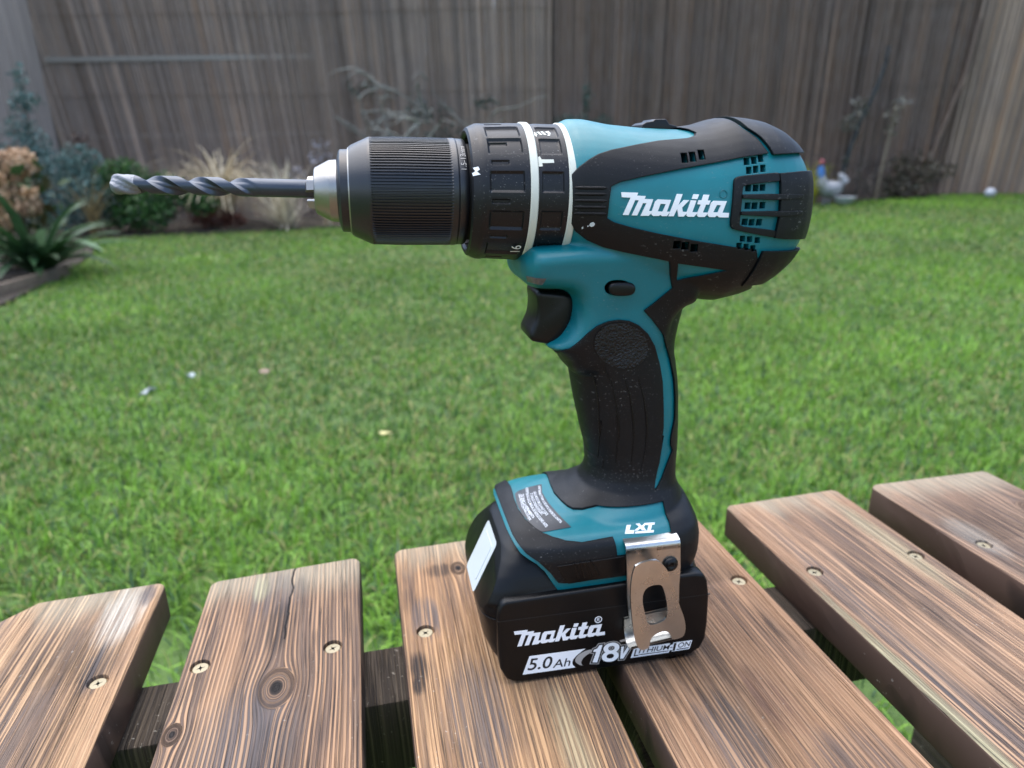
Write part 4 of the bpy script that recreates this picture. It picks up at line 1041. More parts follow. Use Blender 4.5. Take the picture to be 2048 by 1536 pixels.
# bearer under the planks, apron, brace and legs
def beam(name, a, b_, wy, hz, parent=TB, mat=None, bev=0.002):
    a, b_ = Vector(a), Vector(b_); L = (b_ - a).length
    bm = box(L, wy, hz, bev, 2); me = bm_mesh(name, bm)
    o = link(name, me, mat or M['wood_dark'], parent, 40)
    d = (b_ - a).normalized(); o.rotation_euler = d.to_track_quat('X', 'Z').to_euler(); o.location = (a + b_) / 2 - Vector(TB.location); return o
beam("bearer", (-0.26, 0.285, T - TH - 0.0225), (0.50, 0.285, T - TH - 0.0225), 0.040, 0.044)
beam("bearer", (-0.26, -0.26, T - TH - 0.0225), (0.50, -0.26, T - TH - 0.0225), 0.040, 0.044)
for x in (-0.20, 0.43):
    for y in (0.285, -0.26): beam("leg", (x, y + (0.045 if y > 0 else -0.045), T - TH - 0.002), (x, y + (0.045 if y > 0 else -0.045), 0.0), 0.045, 0.045)
beam("brace", (0.125, 0.262, T - TH - 0.02), (0.10, -0.235, 0.16), 0.030, 0.034)
beam("brace", (0.125, 0.225, T - TH - 0.05), (0.15, -0.2, T - TH - 0.05), 0.030, 0.060)

# wisp of straw lying on the middle plank
V, F = tube([(x, y, T + 0.0008) for x, y in [(14.2,225.0),(17.1,227.9),(20.9,230.9),(23.0,233.3)]], [0.0003, 0.0007, 0.0006, 0.0004], 6)
o = link("straw", pyd("straw", V, F), plastic("straw_orange", (0.40, 0.17, 0.07), 0.6), None)
tag(o, "thin orange straw lying on the plank in front of the battery", "straw")

# ------------------------------------------------------------------ lawn and soil
def vcol_mat(name, rough=0.6, trans=0.0, spec=0.3, mult=1.0, nvar=0.0):
    b = NB(name); a = b.n("ShaderNodeVertexColor", layer_name="col")
    c = a.outputs[0]
    if nvar: c = b.mix(b.math('MULTIPLY', b.noise(b.coord(), 35, 3), nvar), c, (0.02, 0.02, 0.015))
    b.t.links.new(c, b.p.inputs["Base Color"]); b.p.inputs["Roughness"].default_value = rough; b.p.inputs["Specular IOR Level"].default_value = spec
    if trans:
        tr = b.n("ShaderNodeBsdfTranslucent"); b.t.links.new(c, tr.inputs[0])
        mx = b.n("ShaderNodeMixShader"); mx.inputs[0].default_value = trans
        b.t.links.new(b.p.outputs[0], mx.inputs[1]); b.t.links.new(tr.outputs[0], mx.inputs[2]); b.t.links.new(mx.outputs[0], b.out.inputs[0])
    return b.m
M['blade'] = vcol_mat("grass_blade", 0.5, 0.35, 0.35)
M['leaf'] = vcol_mat("leaf", 0.5, 0.25, 0.4)
M['stem'] = vcol_mat("stem", 0.8, 0.0, 0.2)
b = NB("lawn_soil"); c = b.coord()
col_ = b.mix(b.ramp(b.noise(c, 9, 5, 0.65), [(0.35, 0.0), (0.65, 1.0)]), (0.045, 0.085, 0.018), (0.085, 0.150, 0.030))
b.t.links.new(col_, b.p.inputs["Base Color"]); b.p.inputs["Roughness"].default_value = 0.9; b.t.links.new(b.bump(b.noise(c, 60, 4), 0.8, 0.02), b.p.inputs["Normal"])
M['soil'] = b.m
b = NB("bed_earth"); c = b.coord()
col_ = b.mix(b.ramp(b.noise(c, 16, 6, 0.7), [(0.35, 0.0), (0.65, 1.0)]), (0.012, 0.010, 0.008), (0.050, 0.038, 0.026))
b.t.links.new(col_, b.p.inputs["Base Color"]); b.p.inputs["Roughness"].default_value = 0.95; b.t.links.new(b.bump(b.noise(c, 45, 5), 1.0, 0.03), b.p.inputs["Normal"])
M['earth'] = b.m
rs = np.linspace(-9, 9, 61); fs = np.linspace(-6, 11, 58)
V = [tuple(W(r_, f_, gz(r_, f_) - 0.006)) for f_ in fs for r_ in rs]
F = [(j * 61 + i, j * 61 + i + 1, (j + 1) * 61 + i + 1, (j + 1) * 61 + i) for j in range(57) for i in range(60)]
o = link("ground", pyd("ground", V, F), M['soil']); tag(o, kind="structure")

BACK = [(-6, 5.2), (-3.6, 5.6), (-3.3, 5.75), (-2.9, 6.0), (-2.06, 6.2), (-1.7, 6.4), (0, 6.75), (1.5, 7.0), (3.3, 7.2), (3.9, 7.3), (4.6, 7.42), (6.0, 7.42), (9, 7.4)]
def back(r_): return np.interp(r_, [p[0] for p in BACK], [p[1] for p in BACK])
LEFT = [(0, -9), (2.6, -2.28), (3.0, -2.30), (3.7, -2.50), (4.6, -2.85), (5.3, -3.2), (5.7, -3.6), (6.5, -5)]
def left(f_): return np.interp(f_, [p[0] for p in LEFT], [p[1] for p in LEFT])
def patch(r_, f_):
    return (np.sin(r_ * 3.1 + 1.3 * np.sin(f_ * 2.1)) + np.sin(f_ * 2.7 + 0.7 + 1.7 * np.sin(r_ * 1.9)) + 0.7 * np.sin(r_ * 7.3 + f_ * 5.1) + 0.6 * np.sin(f_ * 9.7 - r_ * 4.3)) / 3.3
def clump(r_, f_):
    q = np.sin(r_ * 61 + 2.1 * np.sin(f_ * 23)) + np.sin(f_ * 57 + 1.7 * np.sin(r_ * 31)) + np.sin(r_ * 97 - f_ * 83)
    return np.clip(0.68 + 0.28 * q, 0.25, 1.0)
def grass(bands):
    A = []
    for (fa, fb, dens, hmin, hmax, wid) in bands:
        rm = lambda f_: 0.86 * f_ + 0.35
        area = (fb - fa) * (rm(fa) + rm(fb)); n = int(area * dens)
        f_ = rng.uniform(fa, fb, n); r_ = rng.uniform(-1, 1, n) * rm(fb)
        ok = (np.abs(r_) < 0.86 * f_ + 0.35) & (rng.random(n) < clump(r_, f_)) & (f_ < back(r_) + rng.normal(0, 0.05, n)) & (r_ > left(f_) + rng.normal(0, 0.04, n))
        f_, r_ = f_[ok], r_[ok]; n = len(f_)
        A.append(np.stack([r_, f_, rng.uniform(hmin, hmax, n), wid * rng.uniform(0.6, 1.3, n)], 1))
    A = np.concatenate(A); n = len(A)
    r_, f_, h, wd = A.T
    p = patch(r_, f_)
    h = h * (1 + 0.35 * p)
    z = np.array([gz(a, b_) for a, b_ in zip(r_, f_)])
    base = np.stack([r0.x * r_ + f0.x * f_, r0.y * r_ + f0.y * f_, z - 0.004], 1)
    az = rng.uniform(0, 2 * np.pi, n); lean = np.abs(rng.normal(0.60, 0.42, n)); fa = az + rng.normal(np.pi / 2, 0.5, n)
    d = np.stack([np.cos(az), np.sin(az), np.zeros(n)], 1); s = np.stack([np.cos(fa), np.sin(fa), np.zeros(n)], 1)
    V = np.zeros((n, 7, 3))
    for k, (t, wk) in enumerate(((0.0, 0.8), (0.4, 1.0), (0.75, 0.7))):
        ang = lean * (0.4 + 1.3 * t)
        c_ = base + (d * (np.sin(ang) * h * t)[:, None]); c_[:, 2] += np.cos(ang * 0.8) * h * t
        V[:, 2 * k] = c_ - s * (wd * wk / 2)[:, None]; V[:, 2 * k + 1] = c_ + s * (wd * wk / 2)[:, None]
    ang = lean * 1.8
    c_ = base + d * (np.sin(ang) * h)[:, None]; c_[:, 2] += np.cos(ang * 0.8) * h
    V[:, 6] = c_
    o7 = (np.arange(n) * 7)[:, None]
    Q = np.concatenate([o7 + np.array([[0, 1, 3, 2]]), o7 + np.array([[2, 3, 5, 4]])]); Tt = o7 + np.array([[4, 5, 6]])
    me = fast_mesh("grass", V.reshape(-1, 3), Tt, Q)
    g0 = np.array([0.085, 0.195, 0.030]); g1 = np.array([0.185, 0.350, 0.040]); dry = np.array([0.36, 0.34, 0.13]); dk = np.array([0.040, 0.100, 0.045])
    u = np.clip(0.5 + 0.55 * p + rng.normal(0, 0.45, n), 0, 1)[:, None]
    C = g0 * (1 - u) + g1 * u
    big_p = (np.sin(r_ * 1.3 + 0.8 * np.sin(f_ * 1.1) + 0.6) + np.sin(f_ * 1.7 - r_ * 0.9 + 1.1 * np.sin(r_ * 2.3)) + 0.8 * np.sin(r_ * 4.7 + 1.9 * np.sin(f_ * 3.9))) / 2.8
    C = C * rng.uniform(0.55, 1.20, (n, 1)) * (0.95 + 0.30 * big_p + 0.16 * p)[:, None]
    kd = (rng.random(n) < 0.07 + 0.10 * (p < -0.1))[:, None]; C = np.where(kd, dry * rng.uniform(0.6, 1.15, (n, 1)), C)
    kk = (rng.random(n) < 0.14)[:, None]; C = np.where(kk & ~kd, dk, C)
    point_color(me, np.repeat(C, 7, 0))
    return me
me = grass([(0.25, 0.75, 12000, 0.015, 0.045, 0.0026), (0.75, 1.5, 48000, 0.010, 0.046, 0.0027), (1.5, 2.6, 29000, 0.010, 0.038, 0.0034), (2.6, 4.2, 14500, 0.011, 0.036, 0.0048), (4.2, 7.6, 6600, 0.012, 0.034, 0.0072)])
o = link("grass", me, M['blade'], None, None); tag(o, "short damp green lawn grass with yellow dry blades", kind="stuff")

# planting bed
NB_ = 40
V = []; F = []
for i in range(NB_ + 1):
    r_ = -6 + 12 * i / NB_
    for f_ in (float(back(r_)) - 0.02, 9.2): V.append(tuple(W(r_, f_, gz(r_, f_) + 0.006)))
F = [(2 * i, 2 * i + 2, 2 * i + 3, 2 * i + 1) for i in range(NB_)]
o = link("planting_bed", pyd("planting_bed", V, F), M['earth']); tag(o, kind="structure")
V = []
for f_ in np.linspace(2.2, 5.9, 24):
    for q in (0, 1): V.append(tuple(W(float(left(f_)) + 0.02 - q * 3.2, f_, 0.012)))
F = [(2 * i, 2 * i + 2, 2 * i + 3, 2 * i + 1) for i in range(23)]
o = link("planting_bed", pyd("planting_bed", V, F), M['earth']); tag(o, kind="structure")

# ------------------------------------------------------------------ reed screens along the back
b = NB("reed"); a = b.n("ShaderNodeVertexColor", layer_name="col"); c = b.coord()
mo = b.noise(b.vmath('MULTIPLY', c, (3, 3, 2.2)), 1.0, 4, 0.6)
cc = b.mix(b.ramp(mo, [(0.35, 0.0), (0.7, 0.4)]), a.outputs[0], (0.13, 0.11, 0.11))
st = b.ramp(b.noise(b.vmath('MULTIPLY', c, (160, 160, 5)), 1.0, 2), [(0.5, 0.0), (0.75, 0.3)])
cc = b.mix(st, cc, (0.40, 0.385, 0.37))
b.t.links.new(cc, b.p.inputs["Base Color"]); b.p.inputs["Roughness"].default_value = 0.7; b.p.inputs["Specular IOR Level"].default_value = 0.25
M['reed'] = b.m
def reed_screen(name, a, b_, label, tone, pitch_, rad, lean_fn, height=2.35, group="reed screens along the back of the garden", zb=-0.02):
    root = empty(name, W(*a)); tag(root, label, "reed fence", group)
    A, B = W(*a), W(*b_); L = (B - A).length; ax = (B - A).normalized(); nrm = Vector((-ax.y, ax.x, 0))
    VV = []; QQ = []; CC = []
    n = int(L / pitch_)
    ns = 5
    for layer in range(2):
        for i in range(n):
            s_ = (i + 0.5 + random.uniform(-.35, .35)) * pitch_; rd = rad * random.uniform(0.6, 1.25)
            p = A + ax * s_ + nrm * (0.012 * layer + random.uniform(-.003, .003)) - A
            le = lean_fn(s_) + random.gauss(0, 0.002); bow = random.gauss(0, 0.003)
            h = height + random.uniform(-.06, .06)
            o_ = len(VV)
            tn = np.array(tone) * np.array((1.14, 0.99, 0.87)) * random.choice((0.5, 0.75, 0.9, 1.0, 1.1, 1.25, 1.6)) * random.uniform(0.85, 1.15) * (0.75 if layer else 1.0)
            if random.random() < .15: tn = tn * np.array((1.15, 1.0, 0.85))
            for k in range(3):
                t = k / 2; z_ = zb + h * t
                c_ = p + ax * (le * (z_ - 1.0) + bow * math.sin(t * math.pi)); 
                for q in range(ns):
                    an = 2 * math.pi * q / ns
                    v = c_ + ax * (rd * math.cos(an)) + nrm * (rd * math.sin(an)); VV.append((v.x, v.y, z_)); CC.append(tn)
            for k in range(2):
                for q in range(ns): QQ.append((o_ + k * ns + q, o_ + k * ns + (q + 1) % ns, o_ + (k + 1) * ns + (q + 1) % ns, o_ + (k + 1) * ns + q))
    me = fast_mesh("reeds", VV, None, QQ); point_color(me, CC)
    o = link("reeds", me, M['reed'], root, None); o["kind"] = "stuff"
    me.polygons.foreach_set("use_smooth", [True] * len(me.polygons))
    return root, ax, nrm, L
M['rail'] = plastic("weathered_rail", (0.20, 0.185, 0.165), 0.8, 60, 0.3, var=0.25)
M['backing_dark'] = plastic("dark_backing", (0.05, 0.045, 0.04), 0.8, 60, 0.3, var=0.25)
M['wire'] = plastic("rusty_wire", (0.10, 0.075, 0.06), 0.6, 60, 0.1)
FD = 7.6
scA = reed_screen("reed_fence", (-4.75, FD), (0.46, FD), "grey reed screen on the left with close pale canes and a pale rail", (0.225, 0.200, 0.185), 0.0110, 0.0050, lambda s: -0.135 + 0.026 * s)
scB = reed_screen("reed_fence", (0.47, FD + 0.02), (3.62, FD + 0.02), "brown reed screen behind the drill, darker and smoother", (0.135, 0.110, 0.098), 0.0100, 0.0048, lambda s: 0.0 + 0.008 * s)
scC = reed_screen("reed_fence", (3.63, FD), (4.75, FD), "dark reed screen right of the black post", (0.120, 0.100, 0.090), 0.0100, 0.0048, lambda s: 0.03 + 0.02 * s)
scD = reed_screen("reed_fence", (4.70, FD - 0.02), (6.6, FD - 0.45), "pale reed screen with thick canes in the right corner", (0.27, 0.235, 0.205), 0.0150, 0.0070, lambda s: 0.05 + 0.02 * s)
def rail(parent, r1, f1, r2, f2, z1, z2, hz, mat, dp=0.004, name="rail"):
    a, b_ = W(r1, f1, z1), W(r2, f2, z2); L = (b_ - a).length
    bm = box(L, dp, hz, 0.003, 1); o = link(name, bm_mesh(name, bm), mat, parent, 40)
    o.rotation_euler = (b_ - a).to_track_quat('X', 'Z').to_euler(); o.location = (a + b_) / 2 - parent.location
    return o
rail(scA[0], -4.7, FD - 0.022, -1.9, FD + 0.006, 1.600, 1.600, 0.050, M['rail'])
rail(scA[0], -4.6, FD + 0.006, -1.9, FD + 0.006, 0.865, 0.865, 0.036, M['rail'])
for (pa, ra, rb_, zz) in ((scA[0], -4.7, 0.45, (0.5, 1.25, 2.0)), (scB[0], 0.48, 3.6, (0.45, 1.2, 1.95)), (scC[0], 3.65, 4.7, (0.5, 1.25, 2.0))):
    for z_ in zz:
        V, F = tube([W(ra + (rb_ - ra) * t, FD - 0.014, z_ + 0.01 * math.sin(t * 9)) - pa.location for t in np.linspace(0, 1, 14)], [0.0022] * 14, 5)
        link("binding_wire", pyd("binding_wire", V, F), M['wire'], pa)
# weathered board fence closing the left side, and dark boards added to block light through the reed gaps
bo = NB("grey_board"); c = bo.coord()
cb = bo.mix(bo.ramp(bo.noise(bo.vmath('MULTIPLY', c, (60, 60, 2)), 1.0, 4), [(0.3, 0.0), (0.7, 1.0)]), (0.20, 0.170, 0.155), (0.30, 0.26, 0.235))
bo.t.links.new(cb, bo.p.inputs["Base Color"]); bo.p.inputs["Roughness"].default_value = 0.8
M['board'] = bo.m
BF = empty("light_block_boards", W(0, FD + 0.09, 0)); tag(BF, "dark boards added behind the reed screens to block light through their gaps", "fence")
for k in range(52):
    bm = box(0.234, 0.020, 2.5, 0.003, 1); o = link("board", bm_mesh("board", bm), M['backing_dark'], BF, 40)
    o.rotation_euler = (0, 0, -yaw); q_ = r0 * (-5.2 + 0.236 * k); o.location = (q_.x, q_.y, 1.24 + random.uniform(-.01, .01))
SF = empty("board_fence", W(-4.72, FD)); tag(SF, "pinkish grey board fence at the far left edge", "fence")
for k in range(58):
    a = W(-4.74 - 0.045 * k, FD - 0.05 - 0.15 * k); b_ = W(-4.74 - 0.045 * (k + 0.93), FD - 0.05 - 0.15 * (k + 0.93)); d = (b_ - a)
    bm = box(d.length, 0.018, 2.7 if k < 14 else 2.0, 0.002, 1); o = link("board", bm_mesh("board", bm), M['board'], SF, 40)
    o.rotation_euler = (0, 0, math.atan2(d.y, d.x)); m_ = (a + b_) / 2 - SF.location; o.location = (m_.x, m_.y, (1.35 if k < 14 else 1.0) + random.uniform(-.01, .01))

SF = empty("board_fence", W(6.62, FD - 0.45)); tag(SF, "grey board fence running back along the right hand side of the lawn", "fence")
for k in range(56):
    a = W(6.62 + 0.01 * k, FD - 0.47 - 0.15 * k); b_ = W(6.62 + 0.01 * (k + 0.93), FD - 0.47 - 0.15 * (k + 0.93)); d = (b_ - a)
    bm = box(d.length, 0.018, 2.2, 0.002, 1); o = link("board", bm_mesh("board", bm), M['board'], SF, 40)
    o.rotation_euler = (0, 0, math.atan2(d.y, d.x)); m_ = (a + b_) / 2 - SF.location; o.location = (m_.x, m_.y, 1.1 + random.uniform(-.01, .01))
# ------------------------------------------------------------------ plants
def leaves(name, P, size, colors, parent, mat='leaf', aspect=0.5, up=0.3, curl=0.25, jitter=0.25):
    "leaf blades scattered at points P (n,3 local): each a folded diamond of two quads"
    P = np.asarray(P); n = len(P)
    d = rng.normal(0, 1, (n, 3)); d[:, 2] += up; d /= np.linalg.norm(d, axis=1)[:, None]
    s = np.cross(d, rng.normal(0, 1, (n, 3))); s /= np.linalg.norm(s, axis=1)[:, None]
    nn = np.cross(d, s)
    L = size * rng.uniform(0.6, 1.3, n)[:, None]; wv = L * aspect / 2
    V = np.zeros((n, 6, 3))
    V[:, 0] = P; V[:, 1] = P + d * L * 0.45 + s * wv + nn * L * curl * 0.3; V[:, 2] = P + d * L * 0.45 - s * wv + nn * L * curl * 0.3
    V[:, 3] = P + d * L * 0.45; V[:, 4] = P + d * L - nn * L * curl * 0.2
    V[:, 5] = V[:, 4]
    V = V[:, :5]
    o_ = (np.arange(n) * 5)[:, None]
    Tt = np.concatenate([o_ + np.array([[0, 3, 1]]), o_ + np.array([[1, 3, 4]]), o_ + np.array([[0, 2, 3]]), o_ + np.array([[3, 2, 4]])])
    me = fast_mesh(name, V.reshape(-1, 3), Tt)
    C = np.asarray(colors)[rng.integers(0, len(colors), n)] * rng.uniform(1 - jitter, 1 + jitter, (n, 1))
    point_color(me, np.repeat(C, 5, 0))
    return link(name, me, M[mat], parent, None)
def stems(name, paths, rad, color, parent, n=6):
    mb = MB(); cols = []
    for p in paths:
        k = len(p); rads = [rad * (1 - 0.75 * i / (k - 1)) for i in range(k)]
        mb.add(*tube(p, rads, n))
    me = mb.mesh(name); point_color(me, np.array([color]) * rng.uniform(0.75, 1.25, (len(me.vertices), 1)))
    return link(name, me, M['stem'], parent, 60)
def wander(p0, d0, L, k=6, wig=0.2, droop=0.0):
    p = Vector(p0); d = Vector(d0).normalized(); out = [p.copy()]
    for i in range(k):
        d = (d + Vector((random.gauss(0, wig), random.gauss(0, wig), random.gauss(0, wig) - droop * i / k))).normalized()
        p = p + d * (L / k); out.append(p.copy())
    return out
def lumps(n, blobs):
    "points in a union of soft ellipsoids: (r,f,z, ar,af,az) in the plant's own frame"
    out = []
    vol = np.array([b_[3] * b_[4] * b_[5] for b_ in blobs]); pr = vol ** 0.7; pr /= pr.sum()
    for i in rng.choice(len(blobs), n, p=pr):
        b_ = blobs[i]; v = rng.normal(0, 1, 3); v /= np.linalg.norm(v); v *= rng.random() ** 0.4
        r_, f_, z_ = b_[0] + v[0] * b_[3], b_[1] + v[1] * b_[4], b_[2] + v[2] * b_[5]
        p = r0 * r_ + f0 * f_; out.append((p.x, p.y, max(0.01, z_)))
    return out
def local(r_, f_, z_): p = r0 * r_ + f0 * f_; return Vector((p.x, p.y, z_))
def shrub(name, r_, f_, label, cat, blobs, n, size, colors, stemcol=(0.06, 0.045, 0.03), aspect=0.5, up=0.3, nst=6, srad=0.008, group=None):
    root = empty(name, W(r_, f_, gz(r_, f_))); tag(root, label, cat, group)
    leaves("foliage", lumps(n, blobs), size, colors, root, aspect=aspect, up=up)
    paths = []
    for k in range(nst):
        b_ = blobs[k % len(blobs)]; tip = local(b_[0] + random.uniform(-.4, .4) * b_[3], b_[1], b_[2] + 0.3 * b_[5])
        mid = tip * 0.5 + Vector((random.uniform(-.03, .03), random.uniform(-.03, .03), 0)); paths.append([Vector((random.uniform(-.03, .03), random.uniform(-.03, .03), -0.02)), mid, tip])
    stems("stem", paths, srad, stemcol, root)
    return root
# tall blue-green shrub at the left
shrub("juniper_shrub", -4.02, 6.1, "tall blue green shrub with a thin leading tip at the left fence corner", "shrub",
      [(0.0, 0, 1.28, .06, .06, .10), (-0.03, 0, 1.08, .10, .08, .12), (0.02, 0, 1.10, .12, .08, .05), (-0.10, 0, .88, .16, .1, .10), (0.02, 0, .72, .14, .12, .16), (0.36, 0, .62, .20, .14, .14), (.14, 0, .48, .30, .2, .20), (.42, -.1, .32, .22, .18, .22), (-.2, 0, .5, .25, .2, .3), (.1, -.1, .2, .4, .2, .2)],
      7500, 0.035, [(0.055, 0.11, 0.10), (0.10, 0.19, 0.18), (0.15, 0.26, 0.25), (0.035, 0.075, 0.062)], aspect=0.45)
# dark purple-brown twiggy growth just right of it
shrub("bronze_shrub", -3.85, 6.4, "small bronze leaved twiggy shrub beside the blue green shrub", "shrub", [(0, 0, .62, .16, .1, .12), (.05, 0, .78, .10, .06, .08), (0, 0, .35, .12, .1, .3)], 700, 0.04, [(0.035, 0.025, 0.022), (0.06, 0.035, 0.03)], nst=5)
# rounded green shrub by the drill tip
shrub("green_shrub", -3.30, 6.2, "rounded mid green shrub behind the tip of the drill bit", "shrub",
      [(-.1, 0, .45, .24, .2, .18), (.25, 0, .36, .2, .18, .16), (-.25, 0, .25, .22, .2, .22), (.1, -.1, .18, .3, .2, .16), (.55, 0, .27, .18, .15, .12)], 5200, 0.045, [(0.022, 0.075, 0.018), (0.04, 0.12, 0.03), (0.012, 0.042, 0.016), (0.07, 0.16, 0.04)], aspect=0.5)
shrub("red_shrub", -2.78, 6.42, "low rusty red leaved plant between the green shrub and the straw grass", "shrub", [(0, 0, .12, .22, .14, .10), (.2, 0, .08, .14, .1, .07)], 700, 0.045, [(0.13, 0.045, 0.035), (0.08, 0.035, 0.03), (0.16, 0.07, 0.05)], nst=3)
# dried mop-head hydrangea
HY = empty("hydrangea_bush", W(-2.90, 4.05, 0)); tag(HY, "hydrangea with dried brown mophead flowers at the left edge", "hydrangea")
heads = [(-.20, 0, .62, .10), (-.05, -.05, .62, .105), (.11, 0, .61, .095), (-.12, -.1, .47, .11), (.08, 0, .47, .08), (-.24, -.08, .40, .11), (-.02, -.1, .38, .09), (.14, -.04, .37, .07), (-.20, -.15, .24, .11), (-.06, -.2, .22, .09), (.06, -.22, .30, .075)]
paths = []
for (a, f_, z_, rd) in heads:
    n = 700; v = rng.normal(0, 1, (n, 3)); v /= np.linalg.norm(v, axis=1)[:, None]; c_ = local(a, f_, z_)
    P = np.array(c_) + v * rd * rng.uniform(0.75, 1.0, (n, 1)) * np.array([1, 1, 0.85])
    hc = random.choice((0.75, 0.95, 1.1, 1.3)); leaves("flower_head", P, 0.021, [tuple(hc * q_ for q_ in c3_) for c3_ in ((0.44, 0.30, 0.19), (0.36, 0.23, 0.14), (0.55, 0.41, 0.28), (0.20, 0.125, 0.08))], HY, aspect=0.9, up=0.0)
    paths.append([Vector((a * .3, 0, 0)), local(a * .7, f_ * .5, z_ * .5), c_])
stems("stem", paths, 0.006, (0.10, 0.07, 0.04), HY)
leaves("foliage", lumps(260, [(0, 0, .25, .3, .2, .22), (.1, 0, .5, .2, .15, .12)]), 0.09, [(0.03, 0.06, 0.02), (0.05, 0.05, 0.02)], HY, aspect=0.6)
# strap-leaved plant
def strap(name, r_, f_, label, cat, specs, colors, wid, zoff=0.0):
    root = empty(name, W(r_, f_, gz(r_, f_) + zoff)); tag(root, label, cat)
    for (az, L, lean, curl) in specs:
        V = []; k = 8; d = Vector((math.cos(az), math.sin(az), 0)); s = Vector((-math.sin(az), math.cos(az), 0))
        p = d * 0.02; th = lean
        cen = [p.copy()]
        for i in range(k):
            dirv = d * math.sin(th) + Vector((0, 0, math.cos(th))); p = p + dirv * (L / k); cen.append(p.copy()); th += curl / k
        for i, c_ in enumerate(cen):
            wv = wid * (0.55 + 0.75 * math.sin(math.pi * min(1, (i + 0.6) / (k + 0.6)))) * (1 if i < k else 0.12) / 2
            V += [c_ - s * wv + Vector((0, 0, wv * .35)), c_, c_ + s * wv + Vector((0, 0, wv * .35))]
        F = []
        for i in range(k):
            F += [(3 * i, 3 * i + 1, 3 * i + 4, 3 * i + 3), (3 * i + 1, 3 * i + 2, 3 * i + 5, 3 * i + 4)]
        me = pyd("leaf", [tuple(v) for v in V], F); cl = np.array(random.choice(colors)) * random.uniform(.8, 1.25)
        point_color(me, np.tile(cl, (len(V), 1))); link("leaf", me, M['leaf'], root, 60)
    return root
sp = [(random.uniform(0, 6.28), random.uniform(.32, .62), random.uniform(.15, .8), random.uniform(.7, 1.7)) for _ in range(54)]
ST = strap("strap_leaf_plant", -2.60, 3.75, "clump of long arching strap leaves with a tan seed head beside the lawn edge", "plant", sp, [(0.035, 0.085, 0.03), (0.05, 0.12, 0.045), (0.085, 0.15, 0.08), (0.025, 0.06, 0.025)], 0.040)
for (a, z_, rd, n) in ((-.02, .42, .085, 260), (.16, .46, .03, 50), (.02, .52, .04, 80)):
    v = rng.normal(0, 1, (n, 3)); v /= np.linalg.norm(v, axis=1)[:, None]; c_ = local(a, -.18, z_)
    leaves("seed_head", np.array(c_) + v * rd * rng.uniform(.2, 1, (n, 1)), 0.035, [(0.38, 0.24, 0.14), (0.30, 0.18, 0.10), (0.45, 0.32, 0.2)], ST, aspect=0.6)
stems("stalk", [[Vector((0, 0, 0)), local(-.01, -.1, .2), local(-.02, -.18, .40)], [Vector((0, 0, 0)), local(.09, -.1, .25), local(.16, -.18, .46)]], 0.006, (0.16, 0.12, 0.06), ST)
# dry ornamental grasses
def tuft(name, r_, f_, label, n, L, spread, droop, color, cat="ornamental grass", wid=0.006, group=None, tilt=(0, 0)):
    root = empty(name, W(r_, f_, gz(r_, f_))); tag(root, label, cat, group)
    V = []; Q = []; C = []
    for i in range(n):
        az = random.uniform(0, 6.283); th = abs(random.gauss(0, spread)); l_ = L * random.uniform(.55, 1.1); d = Vector((math.cos(az), math.sin(az), 0)) + local(tilt[0], tilt[1], 0)
        p = Vector((random.gauss(0, .025), random.gauss(0, .025), 0)); s = Vector((-math.sin(az), math.cos(az), 0)); o_ = len(V); cl = np.array(random.choice(color)) * random.uniform(.7, 1.25)
        for k in range(6):
            wv = wid * (1 - k / 6.5) / 2; V += [tuple(p - s * wv), tuple(p + s * wv)]; C += [cl, cl]
            p = p + (d * math.sin(th) + Vector((0, 0, math.cos(th)))) * (l_ / 5); th += droop * random.uniform(.5, 1.4) / 5
        for k in range(5): Q.append((o_ + 2 * k, o_ + 2 * k + 1, o_ + 2 * k + 3, o_ + 2 * k + 2))
    me = fast_mesh("blades", V, None, Q); point_color(me, C); link("blades", me, M['leaf'], root, None)
    return root
STR = [(0.50, 0.44, 0.31), (0.60, 0.54, 0.40), (0.34, 0.28, 0.18)]
tuft("dry_grass", -2.70, 6.62, "tall curling dry straw coloured grass behind the drill bit", 240, 1.12, .17, 2.4, STR, wid=0.018)
tuft("dry_grass", -2.06, 6.40, "low spiky pale straw tuft at the lawn edge under the chuck", 260, .62, .75, .5, [(0.55, 0.51, 0.42), (0.66, 0.61, 0.52), (0.38, 0.33, 0.23)], wid=0.016, tilt=(-.25, 0))
tuft("dry_grass", -1.72, 6.62, "flattened bleached stalks just left of the chuck", 60, .55, 1.0, .4, STR, wid=0.008)
tuft("brown_grass", -3.52, 5.85, "narrow bunch of drooping tan grass between the strap leaves and the green shrub", 60, .62, .14, 1.2, [(0.20, 0.16, 0.08), (0.26, 0.2, 0.1)], wid=0.012)
tuft("yellow_grass", 3.02, 7.05, "bright yellow green grass tuft beside the rear of the drill", 160, .42, .42, .8, [(0.30, 0.33, 0.03), (0.22, 0.28, 0.03), (0.38, 0.38, 0.06)], wid=0.010)
shrub("lavender_bush", -1.78, 7.1, "frosted pale lilac shrub just above the chuck", "shrub", [(-.08, 0, .62, .12, .1, .20), (.22, 0, .58, .12, .1, .12), (0, 0, .3, .25, .12, .28), (-.35, 0, .42, .1, .1, .14)], 650, 0.035, [(0.24, 0.24, 0.29), (0.36, 0.36, 0.42), (0.16, 0.15, 0.14)], nst=8)
